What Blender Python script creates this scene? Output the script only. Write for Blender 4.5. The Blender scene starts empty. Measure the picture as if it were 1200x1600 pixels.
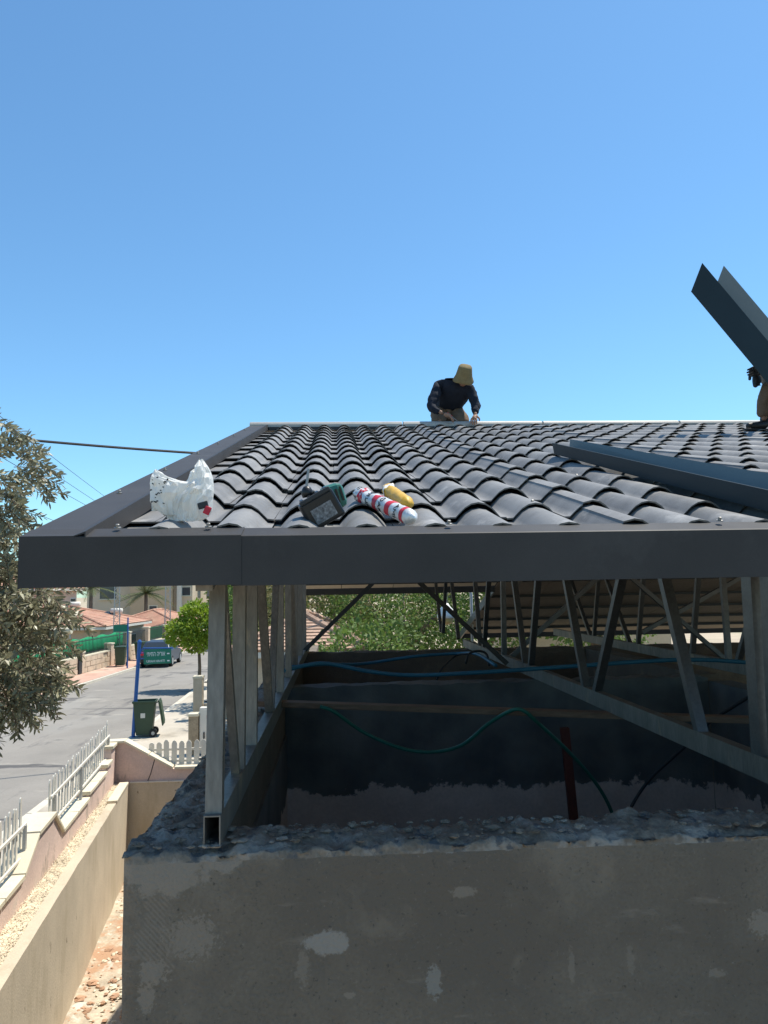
import bpy, bmesh, math, random
from mathutils import Vector, Matrix, Euler, noise
random.seed(7)
R = math.radians
scn = bpy.context.scene
COL = scn.collection

# ------------------------------------------------------------------ camera, sky, sun, exposure
ZC = 6.0                                   # camera height above the sunken yard
PITCH, ROLL, FPX = R(5.7), R(1.0), 1200.0
cam_d = bpy.data.cameras.new('camera')
cam = bpy.data.objects.new('camera', cam_d); COL.objects.link(cam)
F = Vector((0, math.cos(PITCH), math.sin(PITCH)))
_R0 = Vector((1, 0, 0)); _U0 = Vector((0, -math.sin(PITCH), math.cos(PITCH)))
RV = _R0*math.cos(ROLL) - _U0*math.sin(ROLL)
UV = _R0*math.sin(ROLL) + _U0*math.cos(ROLL)
m = Matrix((RV, UV, -F)).transposed().to_4x4(); m.translation = (0, 0, ZC)
cam.matrix_world = m
cam_d.sensor_fit = 'VERTICAL'; cam_d.sensor_height = 32.0; cam_d.lens = 32.0*FPX/1600.0
cam_d.clip_start = 0.05; cam_d.clip_end = 3000
scn.camera = cam
SUN_EL, SUN_AZ = R(67), R(57)              # azimuth measured from +Y (ahead) towards +X (right)
w = bpy.data.worlds.new('World'); scn.world = w; w.use_nodes = True
nt = w.node_tree; nt.nodes.clear()
sky = nt.nodes.new('ShaderNodeTexSky'); sky.sky_type = 'NISHITA'; sky.sun_disc = False
sky.sun_elevation = SUN_EL; sky.sun_rotation = SUN_AZ
sky.altitude = 300; sky.air_density = 1.0; sky.dust_density = 0.35; sky.ozone_density = 1.6
bg = nt.nodes.new('ShaderNodeBackground'); bg.inputs['Strength'].default_value = 0.140
wo = nt.nodes.new('ShaderNodeOutputWorld')
tint = nt.nodes.new('ShaderNodeMix'); tint.data_type = 'RGBA'; tint.blend_type = 'MULTIPLY'; tint.inputs['Factor'].default_value = 1; tint.inputs['B'].default_value = (.70, 1.02, 1.13, 1)   # even white balance of the whole sky
nt.links.new(sky.outputs[0], tint.inputs['A']); nt.links.new(tint.outputs['Result'], bg.inputs[0]); nt.links.new(bg.outputs[0], wo.inputs[0])
sun_d = bpy.data.lights.new('sun', 'SUN'); sun_d.energy = 5.0; sun_d.angle = R(0.53); sun_d.color = (1.0, .94, .84)
sun = bpy.data.objects.new('sun', sun_d); COL.objects.link(sun)
to_sun = Vector((math.sin(SUN_AZ)*math.cos(SUN_EL), math.cos(SUN_AZ)*math.cos(SUN_EL), math.sin(SUN_EL)))
sun.rotation_euler = to_sun.to_track_quat('Z', 'Y').to_euler()
vs = scn.view_settings
vs.view_transform = 'Standard'; vs.look = 'None'; vs.exposure = 0.3; vs.gamma = 1.0; vs.use_curve_mapping = False
scn.render.engine = 'CYCLES'

# ------------------------------------------------------------------ measuring helpers (z below is relative to the eye height)
def ray(u, v):
    d = F + RV*((u-600)/FPX) - UV*((v-800)/FPX)
    return d/d.y
def Py(u, v, y):
    p = ray(u, v)*y; return Vector((p.x, p.y, p.z+ZC))
def Pz(u, v, z):
    d = ray(u, v); p = d*(z/d.z); return Vector((p.x, p.y, p.z+ZC))
TH = R(3.6)
HC = Vector((-1.047, 2.2, 0.0))
E_ = Vector((math.cos(TH), math.sin(TH), 0)); D_ = Vector((-math.sin(TH), math.cos(TH), 0))
def H(a, b, z):
    p = HC + E_*a + D_*b; return Vector((p.x, p.y, z+ZC))
def loc(p):
    q = Vector((p.x, p.y, 0)) - HC; return Vector((q.dot(E_), q.dot(D_), p.z-ZC))
def Ha(u, v, a):                           # point of the vertical plane a = const, in house coordinates
    d = ray(u, v); t = (HC.dot(E_)+a)/d.dot(E_)
    return loc(Vector((d.x*t, d.y*t, d.z*t+ZC)))
SL = 0.27
def roof_at(u, v, off=0.0):                # point of the near roof slope, in house coordinates
    n = E_.cross(D_+Vector((0, 0, SL))); P0 = HC+Vector((0, 0, .164+off)); d = ray(u, v)
    t = P0.dot(n)/d.dot(n); return loc(Vector((d.x*t, d.y*t, d.z*t+ZC)))
def pix(p):
    q = p-Vector((0, 0, ZC)); wz = q.dot(F)
    return (600+FPX*q.dot(RV)/wz, 800-FPX*q.dot(UV)/wz) if wz > .05 else (9e9, 9e9)
def pxh(u, v, y, z):                       # not used for placing, only for sizing
    return Py(u, v, y)

# ------------------------------------------------------------------ materials
MAT = {}
def mat(name, col, rough=.8, var=.12, scale=6.0, bump=.15, bscale=60.0, metal=0.0, col2=None, thr=None, spec=.4, stretch=None, detail=6, trans=0.0, sub=None, obj=False):
    if name in MAT: return MAT[name]
    mt = bpy.data.materials.new(name); mt.use_nodes = True; MAT[name] = mt
    t = mt.node_tree; N = t.nodes; L = t.links
    b = N['Principled BSDF']
    b.inputs['Roughness'].default_value = rough; b.inputs['Metallic'].default_value = metal
    b.inputs['Specular IOR Level'].default_value = spec
    if obj:
        tc = N.new('ShaderNodeTexCoord'); pos = tc.outputs['Object']
    else:
        g = N.new('ShaderNodeNewGeometry'); pos = g.outputs['Position']
    if stretch:
        mp = N.new('ShaderNodeMapping'); mp.inputs['Scale'].default_value = stretch
        L.new(pos, mp.inputs['Vector']); pos = mp.outputs[0]
    n1 = N.new('ShaderNodeTexNoise'); n1.inputs['Scale'].default_value = scale; n1.inputs['Detail'].default_value = detail; n1.inputs['Roughness'].default_value = .62
    L.new(pos, n1.inputs['Vector'])
    rp = N.new('ShaderNodeValToRGB')
    lo, hi = thr if thr else (.3, .7)
    c2 = col2 if col2 else tuple(min(1, c*(1+var)) for c in col)
    c1 = col if col2 else tuple(c*(1-var) for c in col)
    rp.color_ramp.elements[0].position = lo; rp.color_ramp.elements[1].position = hi
    rp.color_ramp.elements[0].color = (*c1, 1); rp.color_ramp.elements[1].color = (*c2, 1)
    L.new(n1.outputs['Fac'], rp.inputs['Fac'])
    n2 = N.new('ShaderNodeTexNoise'); n2.inputs['Scale'].default_value = bscale; n2.inputs['Detail'].default_value = 4
    L.new(pos, n2.inputs['Vector'])
    mx = N.new('ShaderNodeMix'); mx.data_type = 'RGBA'; mx.blend_type = 'MULTIPLY'; mx.inputs['Factor'].default_value = 1
    r2 = N.new('ShaderNodeMapRange'); r2.inputs['From Min'].default_value = .25; r2.inputs['From Max'].default_value = .75
    r2.inputs['To Min'].default_value = 1-var*.8; r2.inputs['To Max'].default_value = 1+var*.8
    L.new(n2.outputs['Fac'], r2.inputs['Value'])
    cb = N.new('ShaderNodeCombineColor')
    for i in range(3): L.new(r2.outputs[0], cb.inputs[i])
    L.new(rp.outputs[0], mx.inputs['A']); L.new(cb.outputs[0], mx.inputs['B'])
    L.new(mx.outputs['Result'], b.inputs['Base Color'])
    if bump:
        bp = N.new('ShaderNodeBump'); bp.inputs['Strength'].default_value = bump; bp.inputs['Distance'].default_value = .01
        L.new(n2.outputs['Fac'], bp.inputs['Height']); L.new(bp.outputs[0], b.inputs['Normal'])
    if trans:
        out = N['Material Output']; tr = N.new('ShaderNodeBsdfTranslucent'); ms = N.new('ShaderNodeMixShader')
        ms.inputs[0].default_value = trans
        L.new(mx.outputs['Result'], tr.inputs['Color']); L.new(b.outputs[0], ms.inputs[1]); L.new(tr.outputs[0], ms.inputs[2]); L.new(ms.outputs[0], out.inputs['Surface'])
    mt['color_socket'] = mx.name
    return mt
def overlay(mt, col, scale, lo, hi, seed=0.0, stretch=None, rotz=0.0, kind='noise'):
    """mix a second colour over a material where a noise passes a threshold (dust, stains, patches)"""
    t = mt.node_tree; N = t.nodes; L = t.links; b = N['Principled BSDF']
    src = b.inputs['Base Color'].links[0].from_socket
    g = N.new('ShaderNodeNewGeometry'); mp = N.new('ShaderNodeMapping'); mp.inputs['Location'].default_value = (seed, seed*.7, seed*1.3)
    if stretch: mp.inputs['Scale'].default_value = stretch
    mp.inputs['Rotation'].default_value = (0, rotz, 0)
    L.new(g.outputs['Position'], mp.inputs['Vector'])
    n = N.new('ShaderNodeTexNoise'); n.inputs['Scale'].default_value = scale; n.inputs['Detail'].default_value = 8; n.inputs['Roughness'].default_value = .65
    L.new(mp.outputs[0], n.inputs['Vector'])
    mr = N.new('ShaderNodeMapRange'); mr.inputs['From Min'].default_value = lo; mr.inputs['From Max'].default_value = hi
    L.new(n.outputs['Fac'], mr.inputs['Value'])
    mx = N.new('ShaderNodeMix'); mx.data_type = 'RGBA'; mx.inputs['B'].default_value = (*col, 1)
    L.new(mr.outputs[0], mx.inputs['Factor']); L.new(src, mx.inputs['A']); L.new(mx.outputs['Result'], b.inputs['Base Color'])
    return mt

asphalt = mat('asphalt', (.25, .23, .20), .95, .12, .5, .3, 35); overlay(asphalt, (.29, .275, .245), .22, .5, .66, 3, (1, .35, 1)); overlay(asphalt, (.14, .13, .12), 1.1, .57, .66, 9, (1, .25, 1)); overlay(asphalt, (.36, .33, .28), .9, .60, .72, 19, (.6, 1, 1)); overlay(asphalt, (.10, .095, .09), .35, .60, .63, 29, (.5, 2.5, 1))
pave_red = mat('pavement_red', (.50, .31, .23), .9, .14, 1.2, .2, 25); overlay(pave_red, (.56, .43, .33), .8, .5, .66, 5)
pave_con = mat('pavement_concrete', (.47, .42, .34), .9, .12, .8, .25, 30); overlay(pave_con, (.34, .30, .24), .7, .55, .66, 2)
kerb_m = mat('kerb_stone', (.58, .53, .43), .85, .1, 3, .2, 40)
earth = mat('dry_earth', (.42, .34, .24), .95, .2, .25, .3, 12); overlay(earth, (.30, .29, .17), .12, .52, .62, 4)
yard_m = mat('rubble_soil', (.46, .39, .29), 1, .25, 2.5, .8, 22); overlay(yard_m, (.42, .26, .16), 1.0, .50, .58, 7); overlay(yard_m, (.58, .54, .46), 2.6, .56, .64, 1)
straw_m = mat('straw', (.60, .52, .38), 1, .30, 5, .6, 40)
cream = mat('cream_stone', (.66, .59, .44), .85, .1, 2, .2, 45)
pinkw = mat('pink_plaster', (.64, .49, .42), .9, .12, 1.5, .35, 30); overlay(pinkw, (.30, .25, .20), 1.8, .56, .66, 3, (1, 1, .5)); overlay(pinkw, (.60, .50, .42), 1.2, .58, .68, 11)
beigew = mat('beige_render', (.54, .46, .34), .92, .1, 1.2, .3, 40); overlay(beigew, (.45, .38, .27), 1.6, .52, .66, 8, (1, 1, .35)); overlay(beigew, (.25, .20, .14), 9, .66, .70, 5, (1, 1, .4))
white_p = mat('white_paint', (.68, .64, .55), .5, .05, 3, .05, 50)
galv_w = mat('grey_steel_post', (.42, .42, .40), .5, .08, 6, .05, 50, metal=.3)
galv = mat('galvanised_steel', (.19, .18, .165), .5, .25, 9, .12, 70, metal=.5, stretch=(1, 1, .25)); overlay(galv, (.36, .30, .22), 7, .58, .70, 2, (1, 1, .3))
galv_d = mat('dull_steel', (.13, .14, .15), .45, .15, 9, .1, 70, metal=.8)
ridge_m = mat('zinc_ridge', (.42, .40, .36), .45, .10, 4, .04, 60, metal=.1)
charc = mat('charcoal_sheet', (.050, .0475, .046), .55, .14, 3, .06, 420, spec=.2); overlay(charc, (.085, .082, .078), 2.2, .55, .80, 6); overlay(charc, (.12, .118, .112), 4, .66, .72, 16, (.2, 1, 7), .35)
charc_top = charc
teal_shade = mat('slate_sheet_shade', (.022, .036, .044), .5, .10, 2, .05, 200, spec=.15)  # darker copy of the channel metal, shade of the front flange in its colour
teal_lit = mat('slate_sheet_lit', (.17, .195, .195), .6, .08, 2, .05, 200, spec=.2)  # paler copy of the channel metal, its sunlit inside put into the colour
tile_m = mat('roof_tile', (.172, .170, .165), .58, .18, 9, .12, 260, spec=.35)
overlay(tile_m, (.235, .232, .224), 2.6, .46, .68, 12, (1, 1, 1)); overlay(tile_m, (.37, .36, .34), 7.5, .58, .74, 21, (1, .5, 1)); overlay(tile_m, (.14, .138, .135), 1.3, .58, .70, 31)
cement = mat('cement_render', (.178, .144, .108), .93, .16, 2.2, .7, 95)
tn = tile_m.node_tree; bs_ = tn.nodes['Principled BSDF']; src_ = bs_.inputs['Base Color'].links[0].from_socket
oi = tn.nodes.new('ShaderNodeObjectInfo'); mr_ = tn.nodes.new('ShaderNodeMapRange'); mr_.inputs['To Min'].default_value = .84; mr_.inputs['To Max'].default_value = 1.12; tn.links.new(oi.outputs['Random'], mr_.inputs['Value'])
vm_ = tn.nodes.new('ShaderNodeVectorMath'); vm_.operation = 'SCALE'; tn.links.new(src_, vm_.inputs[0]); tn.links.new(mr_.outputs[0], vm_.inputs['Scale']); tn.links.new(vm_.outputs[0], bs_.inputs['Base Color'])
cement_top = mat('broken_mortar', (.205, .168, .13), .95, .30, 9, 1.0, 55); overlay(cement_top, (.30, .265, .225), 6, .50, .58, 4); overlay(cement_top, (.10, .10, .10), 12, .56, .62, 9)
inner_m = mat('inner_plaster', (.30, .26, .235), .9, .12, 3, .3, 40)
bitum = mat('bitumen', (.022, .024, .026), .6, .25, 4, .4, 30)
under_d = mat('brown_grey_panel', (.24, .205, .175), .75, .15, 1.5, .1, 20)
under_m = mat('cream_panel', (.62, .56, .46), .7, .08, 2, .1, 20)
wood_m = mat('brown_board', (.19, .12, .08), .8, .25, 6, .3, 60, stretch=(.15, 1, 1))
redpost = mat('red_oxide', (.12, .035, .025), .7, .2, 6, .2, 60)
hose_b = mat('blue_hose', (.02, .13, .22), .45, .08, 8, .05, 60)
hose_g = mat('green_hose', (.015, .13, .095), .45, .08, 8, .05, 60)
hose_k = mat('black_hose', (.015, .017, .02), .5, .08, 8, .05, 60)
blue_pole = mat('blue_paint', (.02, .10, .32), .45, .06, 5, .05, 60)
sign_g = mat('sign_green', (.0, .16, .10), .4, .04, 5, .02, 60)
bin_g = mat('bin_green', (.035, .065, .035), .5, .1, 4, .06, 60)
rubber = mat('rubber', (.015, .015, .016), .7, .1, 8, .1, 60)
iron = mat('dark_iron', (.03, .032, .033), .6, .1, 8, .1, 60)
roof_red = mat('clay_tile', (.46, .25, .17), .85, .2, 1.5, .2, 10); overlay(roof_red, (.52, .33, .22), 1.5, .5, .64, 3)
stone_w = mat('stone_block', (.58, .46, .33), .9, .16, 2.5, .4, 25)
grass_net = mat('green_net', (.01, .30, .12), .7, .12, 3, .2, 20, trans=.2)
house_w = mat('house_cream', (.55, .46, .34), .9, .06, .7, .1, 15)
house_p = mat('house_pink', (.58, .42, .32), .9, .06, .7, .1, 15)
glass_m = mat('window_glass', (.04, .05, .06), .1, .05, 2, .0, 10, spec=.6)
bark = mat('bark', (.17, .13, .095), .95, .25, 6, .8, 30, stretch=(1, 1, .3))
olive_l = mat('olive_leaf', (.27, .26, .165), .42, .5, 6, .0, 30, trans=.2, spec=.5)
ficus_l = mat('ficus_leaf', (.24, .34, .03), .5, .35, 2.5, .0, 30, trans=.38)
tree_l = mat('tree_leaf', (.12, .19, .04), .6, .4, .8, .0, 30, trans=.35)
tree_y = mat('tree_leaf_dry', (.27, .25, .11), .7, .35, .8, .0, 30, trans=.3)
palm_l = mat('palm_leaf', (.11, .14, .055), .6, .3, 1.0, .0, 30, trans=.2)
shirt_m = mat('navy_cloth', (.009, .013, .024), .9, .2, 9, .2, 90)
trous_m = mat('khaki_cloth', (.17, .115, .075), .95, .15, 9, .2, 90)
hat_m = mat('khaki_hat', (.20, .155, .075), .95, .12, 20, .2, 120)
skin_m = mat('skin', (.30, .16, .10), .6, .06, 9, .0, 90)
boot_m = mat('black_leather', (.014, .014, .015), .5, .1, 20, .1, 60)
bag_m = mat('white_plastic', (.88, .87, .83), .3, .04, 9, .1, 60, trans=.4)
foil_m = mat('foil_wrap', (.74, .73, .71), .3, .1, 30, .5, 60, metal=.25)
red_m = mat('red_print', (.55, .02, .04), .5, .05, 9, .0, 60)
black_m = mat('black_plastic', (.012, .013, .014), .4, .1, 9, .05, 60)
green_t = mat('tool_green', (.035, .15, .11), .4, .08, 9, .05, 60)
yellow_m = mat('yellow_wrap', (.62, .36, .04), .5, .1, 9, .1, 60)
label_m = mat('grey_label', (.17, .17, .17), .6, .5, 120, .0, 60)
screw_m = mat('screw_steel', (.30, .29, .27), .45, .1, 9, .0, 60, metal=.6)
car_m = mat('blue_car_paint', (.025, .04, .07), .35, .03, 2, .0, 60, spec=.6)
cable_m = mat('cable_black', (.02, .02, .022), .6, .05, 9, .0, 60)
lampw = mat('lamp_white', (.78, .76, .70), .4, .03, 9, .0, 60)

# ------------------------------------------------------------------ mesh helpers
class MB:
    def __init__(s): s.v = []; s.f = []
    def add(s, vs, fs):
        o = len(s.v); s.v += [Vector(p) for p in vs]; s.f += [tuple(i+o for i in f) for f in fs]; return s
    def box(s, c, size, rot=None):
        c = Vector(c); h = Vector(size)/2; Rm = Euler(rot).to_matrix() if rot else Matrix.Identity(3)
        vs = [c+Rm@Vector((x*h.x, y*h.y, z*h.z)) for x in (-1, 1) for y in (-1, 1) for z in (-1, 1)]
        return s.add(vs, [(0, 1, 3, 2), (4, 6, 7, 5), (0, 4, 5, 1), (2, 3, 7, 6), (0, 2, 6, 4), (1, 5, 7, 3)])
    def bar(s, p, q, wd, ht, up=(0, 0, 1), open_end=None):
        p = Vector(p); q = Vector(q); d = (q-p).normalized(); up = Vector(up)
        sd = d.cross(up)
        if sd.length < 1e-3: sd = d.cross(Vector((0, 1, 0)))
        sd.normalize(); u2 = sd.cross(d)
        vs = [e+sd*(x*wd/2)+u2*(z*ht/2) for e in (p, q) for x, z in ((-1, -1), (1, -1), (1, 1), (-1, 1))]
        fs = [(0, 1, 5, 4), (1, 2, 6, 5), (2, 3, 7, 6), (3, 0, 4, 7), (4, 5, 6, 7), (3, 2, 1, 0)]
        return s.add(vs, fs)
    def tube(s, pts, r, n=8, cap=True):
        pts = [Vector(p) for p in pts]; k = len(pts); rr = r if isinstance(r, (list, tuple)) else [r]*k
        o = len(s.v); prev = None
        for i, p in enumerate(pts):
            d = (pts[min(i+1, k-1)]-pts[max(i-1, 0)]).normalized()
            if prev is None:
                a = d.orthogonal().normalized()
            else:
                a = prev-d*prev.dot(d); a = a.normalized() if a.length > 1e-5 else d.orthogonal().normalized()
            prev = a; b = d.cross(a)
            for j in range(n):
                t = 2*math.pi*j/n; s.v.append(p+(a*math.cos(t)+b*math.sin(t))*rr[i])
        for i in range(k-1):
            for j in range(n):
                s.f.append((o+i*n+j, o+i*n+(j+1) % n, o+(i+1)*n+(j+1) % n, o+(i+1)*n+j))
        if cap:
            s.f.append(tuple(o+j for j in range(n))[::-1]); s.f.append(tuple(o+(k-1)*n+j for j in range(n)))
        return s
    def lathe(s, prof, c, n=12, axis=None):
        o = len(s.v); c = Vector(c); Rm = axis if axis else Matrix.Identity(3)
        for r_, z in prof:
            for j in range(n):
                t = 2*math.pi*j/n; s.v.append(c+Rm@Vector((r_*math.cos(t), r_*math.sin(t), z)))
        k = len(prof)
        for i in range(k-1):
            for j in range(n): s.f.append((o+i*n+j, o+i*n+(j+1) % n, o+(i+1)*n+(j+1) % n, o+(i+1)*n+j))
        s.f.append(tuple(o+j for j in range(n))[::-1]); s.f.append(tuple(o+(k-1)*n+j for j in range(n)))
        return s
    def prism(s, poly, d):
        """polygon (list of points) extruded by vector d"""
        n = len(poly); d = Vector(d); vs = [Vector(p) for p in poly]; vs += [p+d for p in vs]
        return s.add(vs, [tuple(range(n))[::-1], tuple(range(n, 2*n))]+[(i, (i+1) % n, n+(i+1) % n, n+i) for i in range(n)])
    def mesh(s, name, mt, smooth=False):
        me = bpy.data.meshes.new(name); me.from_pydata([tuple(p) for p in s.v], [], s.f)
        for m_ in (mt if isinstance(mt, (list, tuple)) else [mt]): me.materials.append(m_)
        bm = bmesh.new(); bm.from_mesh(me); bmesh.ops.recalc_face_normals(bm, faces=bm.faces); bm.to_mesh(me); bm.free()
        if smooth: me.polygons.foreach_set('use_smooth', [True]*len(me.polygons))
        return me
    def build(s, name, mt, parent=None, smooth=False, bevel=0, label=None, kind=None):
        o = link(name, s.mesh(name, mt, smooth), parent)
        if bevel:
            b = o.modifiers.new('bevel', 'BEVEL'); b.width = bevel; b.segments = 2; b.limit_method = 'ANGLE'; b.angle_limit = R(40)
        if label: o['label'] = label
        if kind: o['kind'] = kind
        return o
    def shift(s, off):
        off = Vector(off); s.v = [p-off for p in s.v]; return s
def link(name, data, parent=None):
    o = bpy.data.objects.new(name, data); COL.objects.link(o)
    if parent: o.parent = parent
    return o
def tag(o, label, cat, group=None):
    o['label'] = label; o['category'] = cat
    if group: o['group'] = group
    return o
def thing(name, label, cat, at, rz=0.0, group=None):
    o = link(name, None); o.location = at; o.rotation_euler = (0, 0, rz); o.empty_display_size = .1
    return tag(o, label, cat, group)
def struct(o): o['kind'] = 'structure'; return o
def copy_tree(o, parent=None):
    c = o.copy(); COL.objects.link(c); c.parent = parent
    for ch in o.children: copy_tree(ch, c)
    return c
def auto_smooth(o, ang=40):
    o.data.polygons.foreach_set('use_smooth', [True]*len(o.data.polygons))
    md = o.modifiers.new('ws', 'WEIGHTED_NORMAL') if False else None
    return o
def text_mesh(body, size, mt, extrude=.001):
    cu = bpy.data.curves.new('lettering', 'FONT'); cu.body = body; cu.size = size; cu.extrude = extrude; cu.align_x = 'CENTER'; cu.align_y = 'CENTER'
    ob = bpy.data.objects.new('tmp', cu); COL.objects.link(ob)
    dg = bpy.context.evaluated_depsgraph_get(); me = bpy.data.meshes.new_from_object(ob.evaluated_get(dg))
    bpy.data.objects.remove(ob); me.materials.clear(); me.materials.append(mt); return me
def catmull(pts, n=8):
    pts = [Vector(p) for p in pts]; out = []
    P = [pts[0]*2-pts[1]]+pts+[pts[-1]*2-pts[-2]]
    for i in range(1, len(P)-2):
        for k in range(n):
            t = k/n; a, b, c, d = P[i-1:i+3]
            out.append(.5*((2*b)+(c-a)*t+(2*a-5*b+4*c-d)*t*t+(3*b-a-3*c+d)*t**3))
    out.append(pts[-1]); return out
def rnd(a, b): return random.uniform(a, b)

# ================================================================== SETTING
ZR, ZP, ZG, ZY = ZC-4.36, ZC-4.24, ZC-4.46, 0.0       # road, pavement, earth, yard
def Fx(y): return -4.733-.160*(y-9.718)               # inner edge of the street fence wall
def Rx(y): return -4.108-.1786*(y-8.559)              # face of the retaining wall
def Nx(y): return -7.95-.075*(y-27)                   # near kerb
def FKx(y): return -14.45                             # far kerb
g = MB(); A = (Rx(-8)-.1, -8, ZG); B = (Rx(17.3)-.1, 17.3, ZG); C = (12, 18.4, ZG); D = (12, -8, ZG); S = 900
g.add([A, B, C, D, (-S, -S, ZG), (-S, S, ZG), (S, S, ZG), (S, -S, ZG)], [(0, 1, 5, 4), (1, 2, 6, 5), (2, 3, 7, 6), (3, 0, 4, 7)])
struct(g.build('ground', earth))
def strip(fa, fb, y0, y1, z, n=24, thick=0.0):
    mb = MB(); ys = [y0+(y1-y0)*i/n for i in range(n+1)]; vs = []
    for y in ys: vs += [(fa(y), y, z), (fb(y), y, z)]
    mb.add(vs, [(2*i, 2*i+1, 2*i+3, 2*i+2) for i in range(n)])
    return mb
struct(strip(FKx, Nx, 0, 130, ZR).build('road', asphalt))
struct(strip(lambda y: Nx(y)+.18, lambda y: Fx(min(y, 17.5))-.35 if y < 18 else -5.0+.06*(y-18)*0, 0, 17.9, ZP).build('pavement', pave_con))
struct(strip(lambda y: Nx(y)+.18, lambda y: -2.0, 17.9, 60, ZP).build('pavement', pave_con))
struct(strip(lambda y: -16.3, lambda y: FKx(y)-.16, 0, 130, ZP).build('pavement', pave_red))
def kerb(fx, y0, y1, wd, sgn, name):
    root = link(name, None); root.location = (fx(y0), y0, ZR); struct(root)
    me = MB().box((0, 0, -.04), (wd, .985, .20)).mesh('kerb_stone', kerb_m); y = y0
    n = 0
    while y < y1:
        o = link('kerb_stone', me, root); o.location = (fx(y)+sgn*wd/2-root.location.x, y-root.location.y, .055+rnd(-.004, .004)); o.rotation_euler = (0, 0, rnd(-.01, .01)+(.075 if sgn > 0 else 0)); y += 1.0
kerb(Nx, 8, 50, .18, 1, 'kerb'); kerb(FKx, 20, 75, .16, -1, 'kerb')
# sunken yard beside the house
ym = MB(); nx, ny = 60, 120
vs_ = []
for j in range(ny+1):
    for i in range(nx+1):
        y = -3+22*j/ny; x = -7.5+9*i/nx
        n_ = noise.fractal(Vector((x*1.2, y*1.2, 3)), 1.0, 2.0, 5)
        vs_.append((x, y, ZY+.05*n_+.05*max(0, noise.noise(Vector((x*.5, y*.5, 9))))))
ym.add(vs_, [(j*(nx+1)+i, j*(nx+1)+i+1, (j+1)*(nx+1)+i+1, (j+1)*(nx+1)+i) for j in range(ny) for i in range(nx)])
struct(ym.build('yard_ground', yard_m, smooth=True))
def chunk(mb, c, s, flat=.6):
    vs = []; ph = rnd(0, 6)
    for k, (zz, rr, n) in enumerate(((-.5, .7, 5), (.1, 1., 5), (.55, .55, 5))):
        for j in range(n):
            t = ph+2*math.pi*j/n+k*.4; r_ = s*rr*rnd(.6, 1.2); vs.append(Vector(c)+Vector((r_*math.cos(t), r_*math.sin(t), s*flat*zz*rnd(.8, 1.3))))
    f = [(0, 1, 2, 3, 4)[::-1], (10, 11, 12, 13, 14)]
    for k in (0, 5):
        for j in range(5): f.append((k+j, k+(j+1) % 5, k+5+(j+1) % 5, k+5+j))
    mb.add(vs, f)
for name, mt, n, lab in (('rubble', cream, 700, 'pale stone rubble scattered over the sunken yard soil'), ('rubble', mat('clay_clod', (.44, .27, .17), 1, .2, 4, .4, 30), 900, 'orange clay clods scattered over the sunken yard soil')):
    mb = MB()
    for i in range(n):
        y = rnd(7.5, 17); x = rnd(Rx(y)+.05, Rx(y)+2.4); s = .02+.07*random.random()**4
        chunk(mb, (x, y, ZY+.02), s*1.1)
    o = mb.build(name, mt); o['kind'] = 'stuff'; o['label'] = lab

# ------------------------------------------------------------------ retaining wall, fence wall, cross wall
def wall_seg(mb, p, q, z0, z1, th, side):
    """vertical slab between plan points p and q, thickness th to the given side (+1 = left of p->q)"""
    p = Vector((p[0], p[1], 0)); q = Vector((q[0], q[1], 0)); d = (q-p).normalized(); nrm = Vector((-d.y, d.x, 0))*side*th
    za, zb = (z1, z1) if not isinstance(z1, tuple) else z1
    mb.add([p+Vector((0, 0, z0)), q+Vector((0, 0, z0)), q+nrm+Vector((0, 0, z0)), p+nrm+Vector((0, 0, z0)), p+Vector((0, 0, za)), q+Vector((0, 0, zb)), q+nrm+Vector((0, 0, zb)), p+nrm+Vector((0, 0, za))],
           [(3, 2, 1, 0), (4, 5, 6, 7), (0, 1, 5, 4), (1, 2, 6, 5), (2, 3, 7, 6), (3, 0, 4, 7)])
t = thing('retaining_wall', 'long low beige rendered retaining wall along the sunken yard', 'wall', (Rx(9), 9, 0))
mb = MB(); n = 60
for k in range(n):
    y0, y1 = 2+15.2*k/n, 2+15.2*(k+1)/n
    j = lambda y: ZC-4.1+.018*noise.fractal(Vector((y*1.7, 0, 5)), 1, 2, 4)
    wall_seg(mb, (Rx(y0), y0), (Rx(y1), y1), -.3, (j(y0), j(y1)), .16, 1)
mb.shift(t.location).build('wall_face', beigew, t)
o = MB().box((Rx(16.3)-.08-t.location.x, 16.3-t.location.y, ZC-4.075), (.19, 1.5, .05), (0, 0, .177)).build('capping', cream, t, bevel=.008)
# dry strip between the two walls
mb = MB(); vs_ = []; n = 90
for k in range(n+1):
    y = 2+15.2*k/n
    for i in range(6):
        x = Rx(y)-.14+(Fx(y)-Rx(y)-.02)*i/5*1.0
        vs_.append((x, y, ZC-4.16+.05*i/5+.03*noise.fractal(Vector((x*6, y*3, 1)), 1, 2, 4)))
mb.add(vs_, [(k*6+i, k*6+i+1, (k+1)*6+i+1, (k+1)*6+i) for k in range(n) for i in range(5)])
struct(mb.build('dry_strip', straw_m, smooth=True))
mb = MB()
for i in range(5200):
    y = rnd(4, 17); f = random.random(); x = Rx(y)-.14+(Fx(y)-Rx(y)-.0)*f*.95; z = ZC-4.13+.05*f
    a = rnd(0, 6.28); l = rnd(.03, .10); d = Vector((math.cos(a), math.sin(a), rnd(-.1, .5)))*l; s_ = Vector((-math.sin(a), math.cos(a), 0))*.006
    p = Vector((x, y, z)); mb.add([p-s_, p+s_, p+d], [(0, 1, 2)])
o = mb.build('dry_grass', straw_m); o['kind'] = 'stuff'; o['label'] = 'dry straw grass between the retaining wall and the fence wall'

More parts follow.
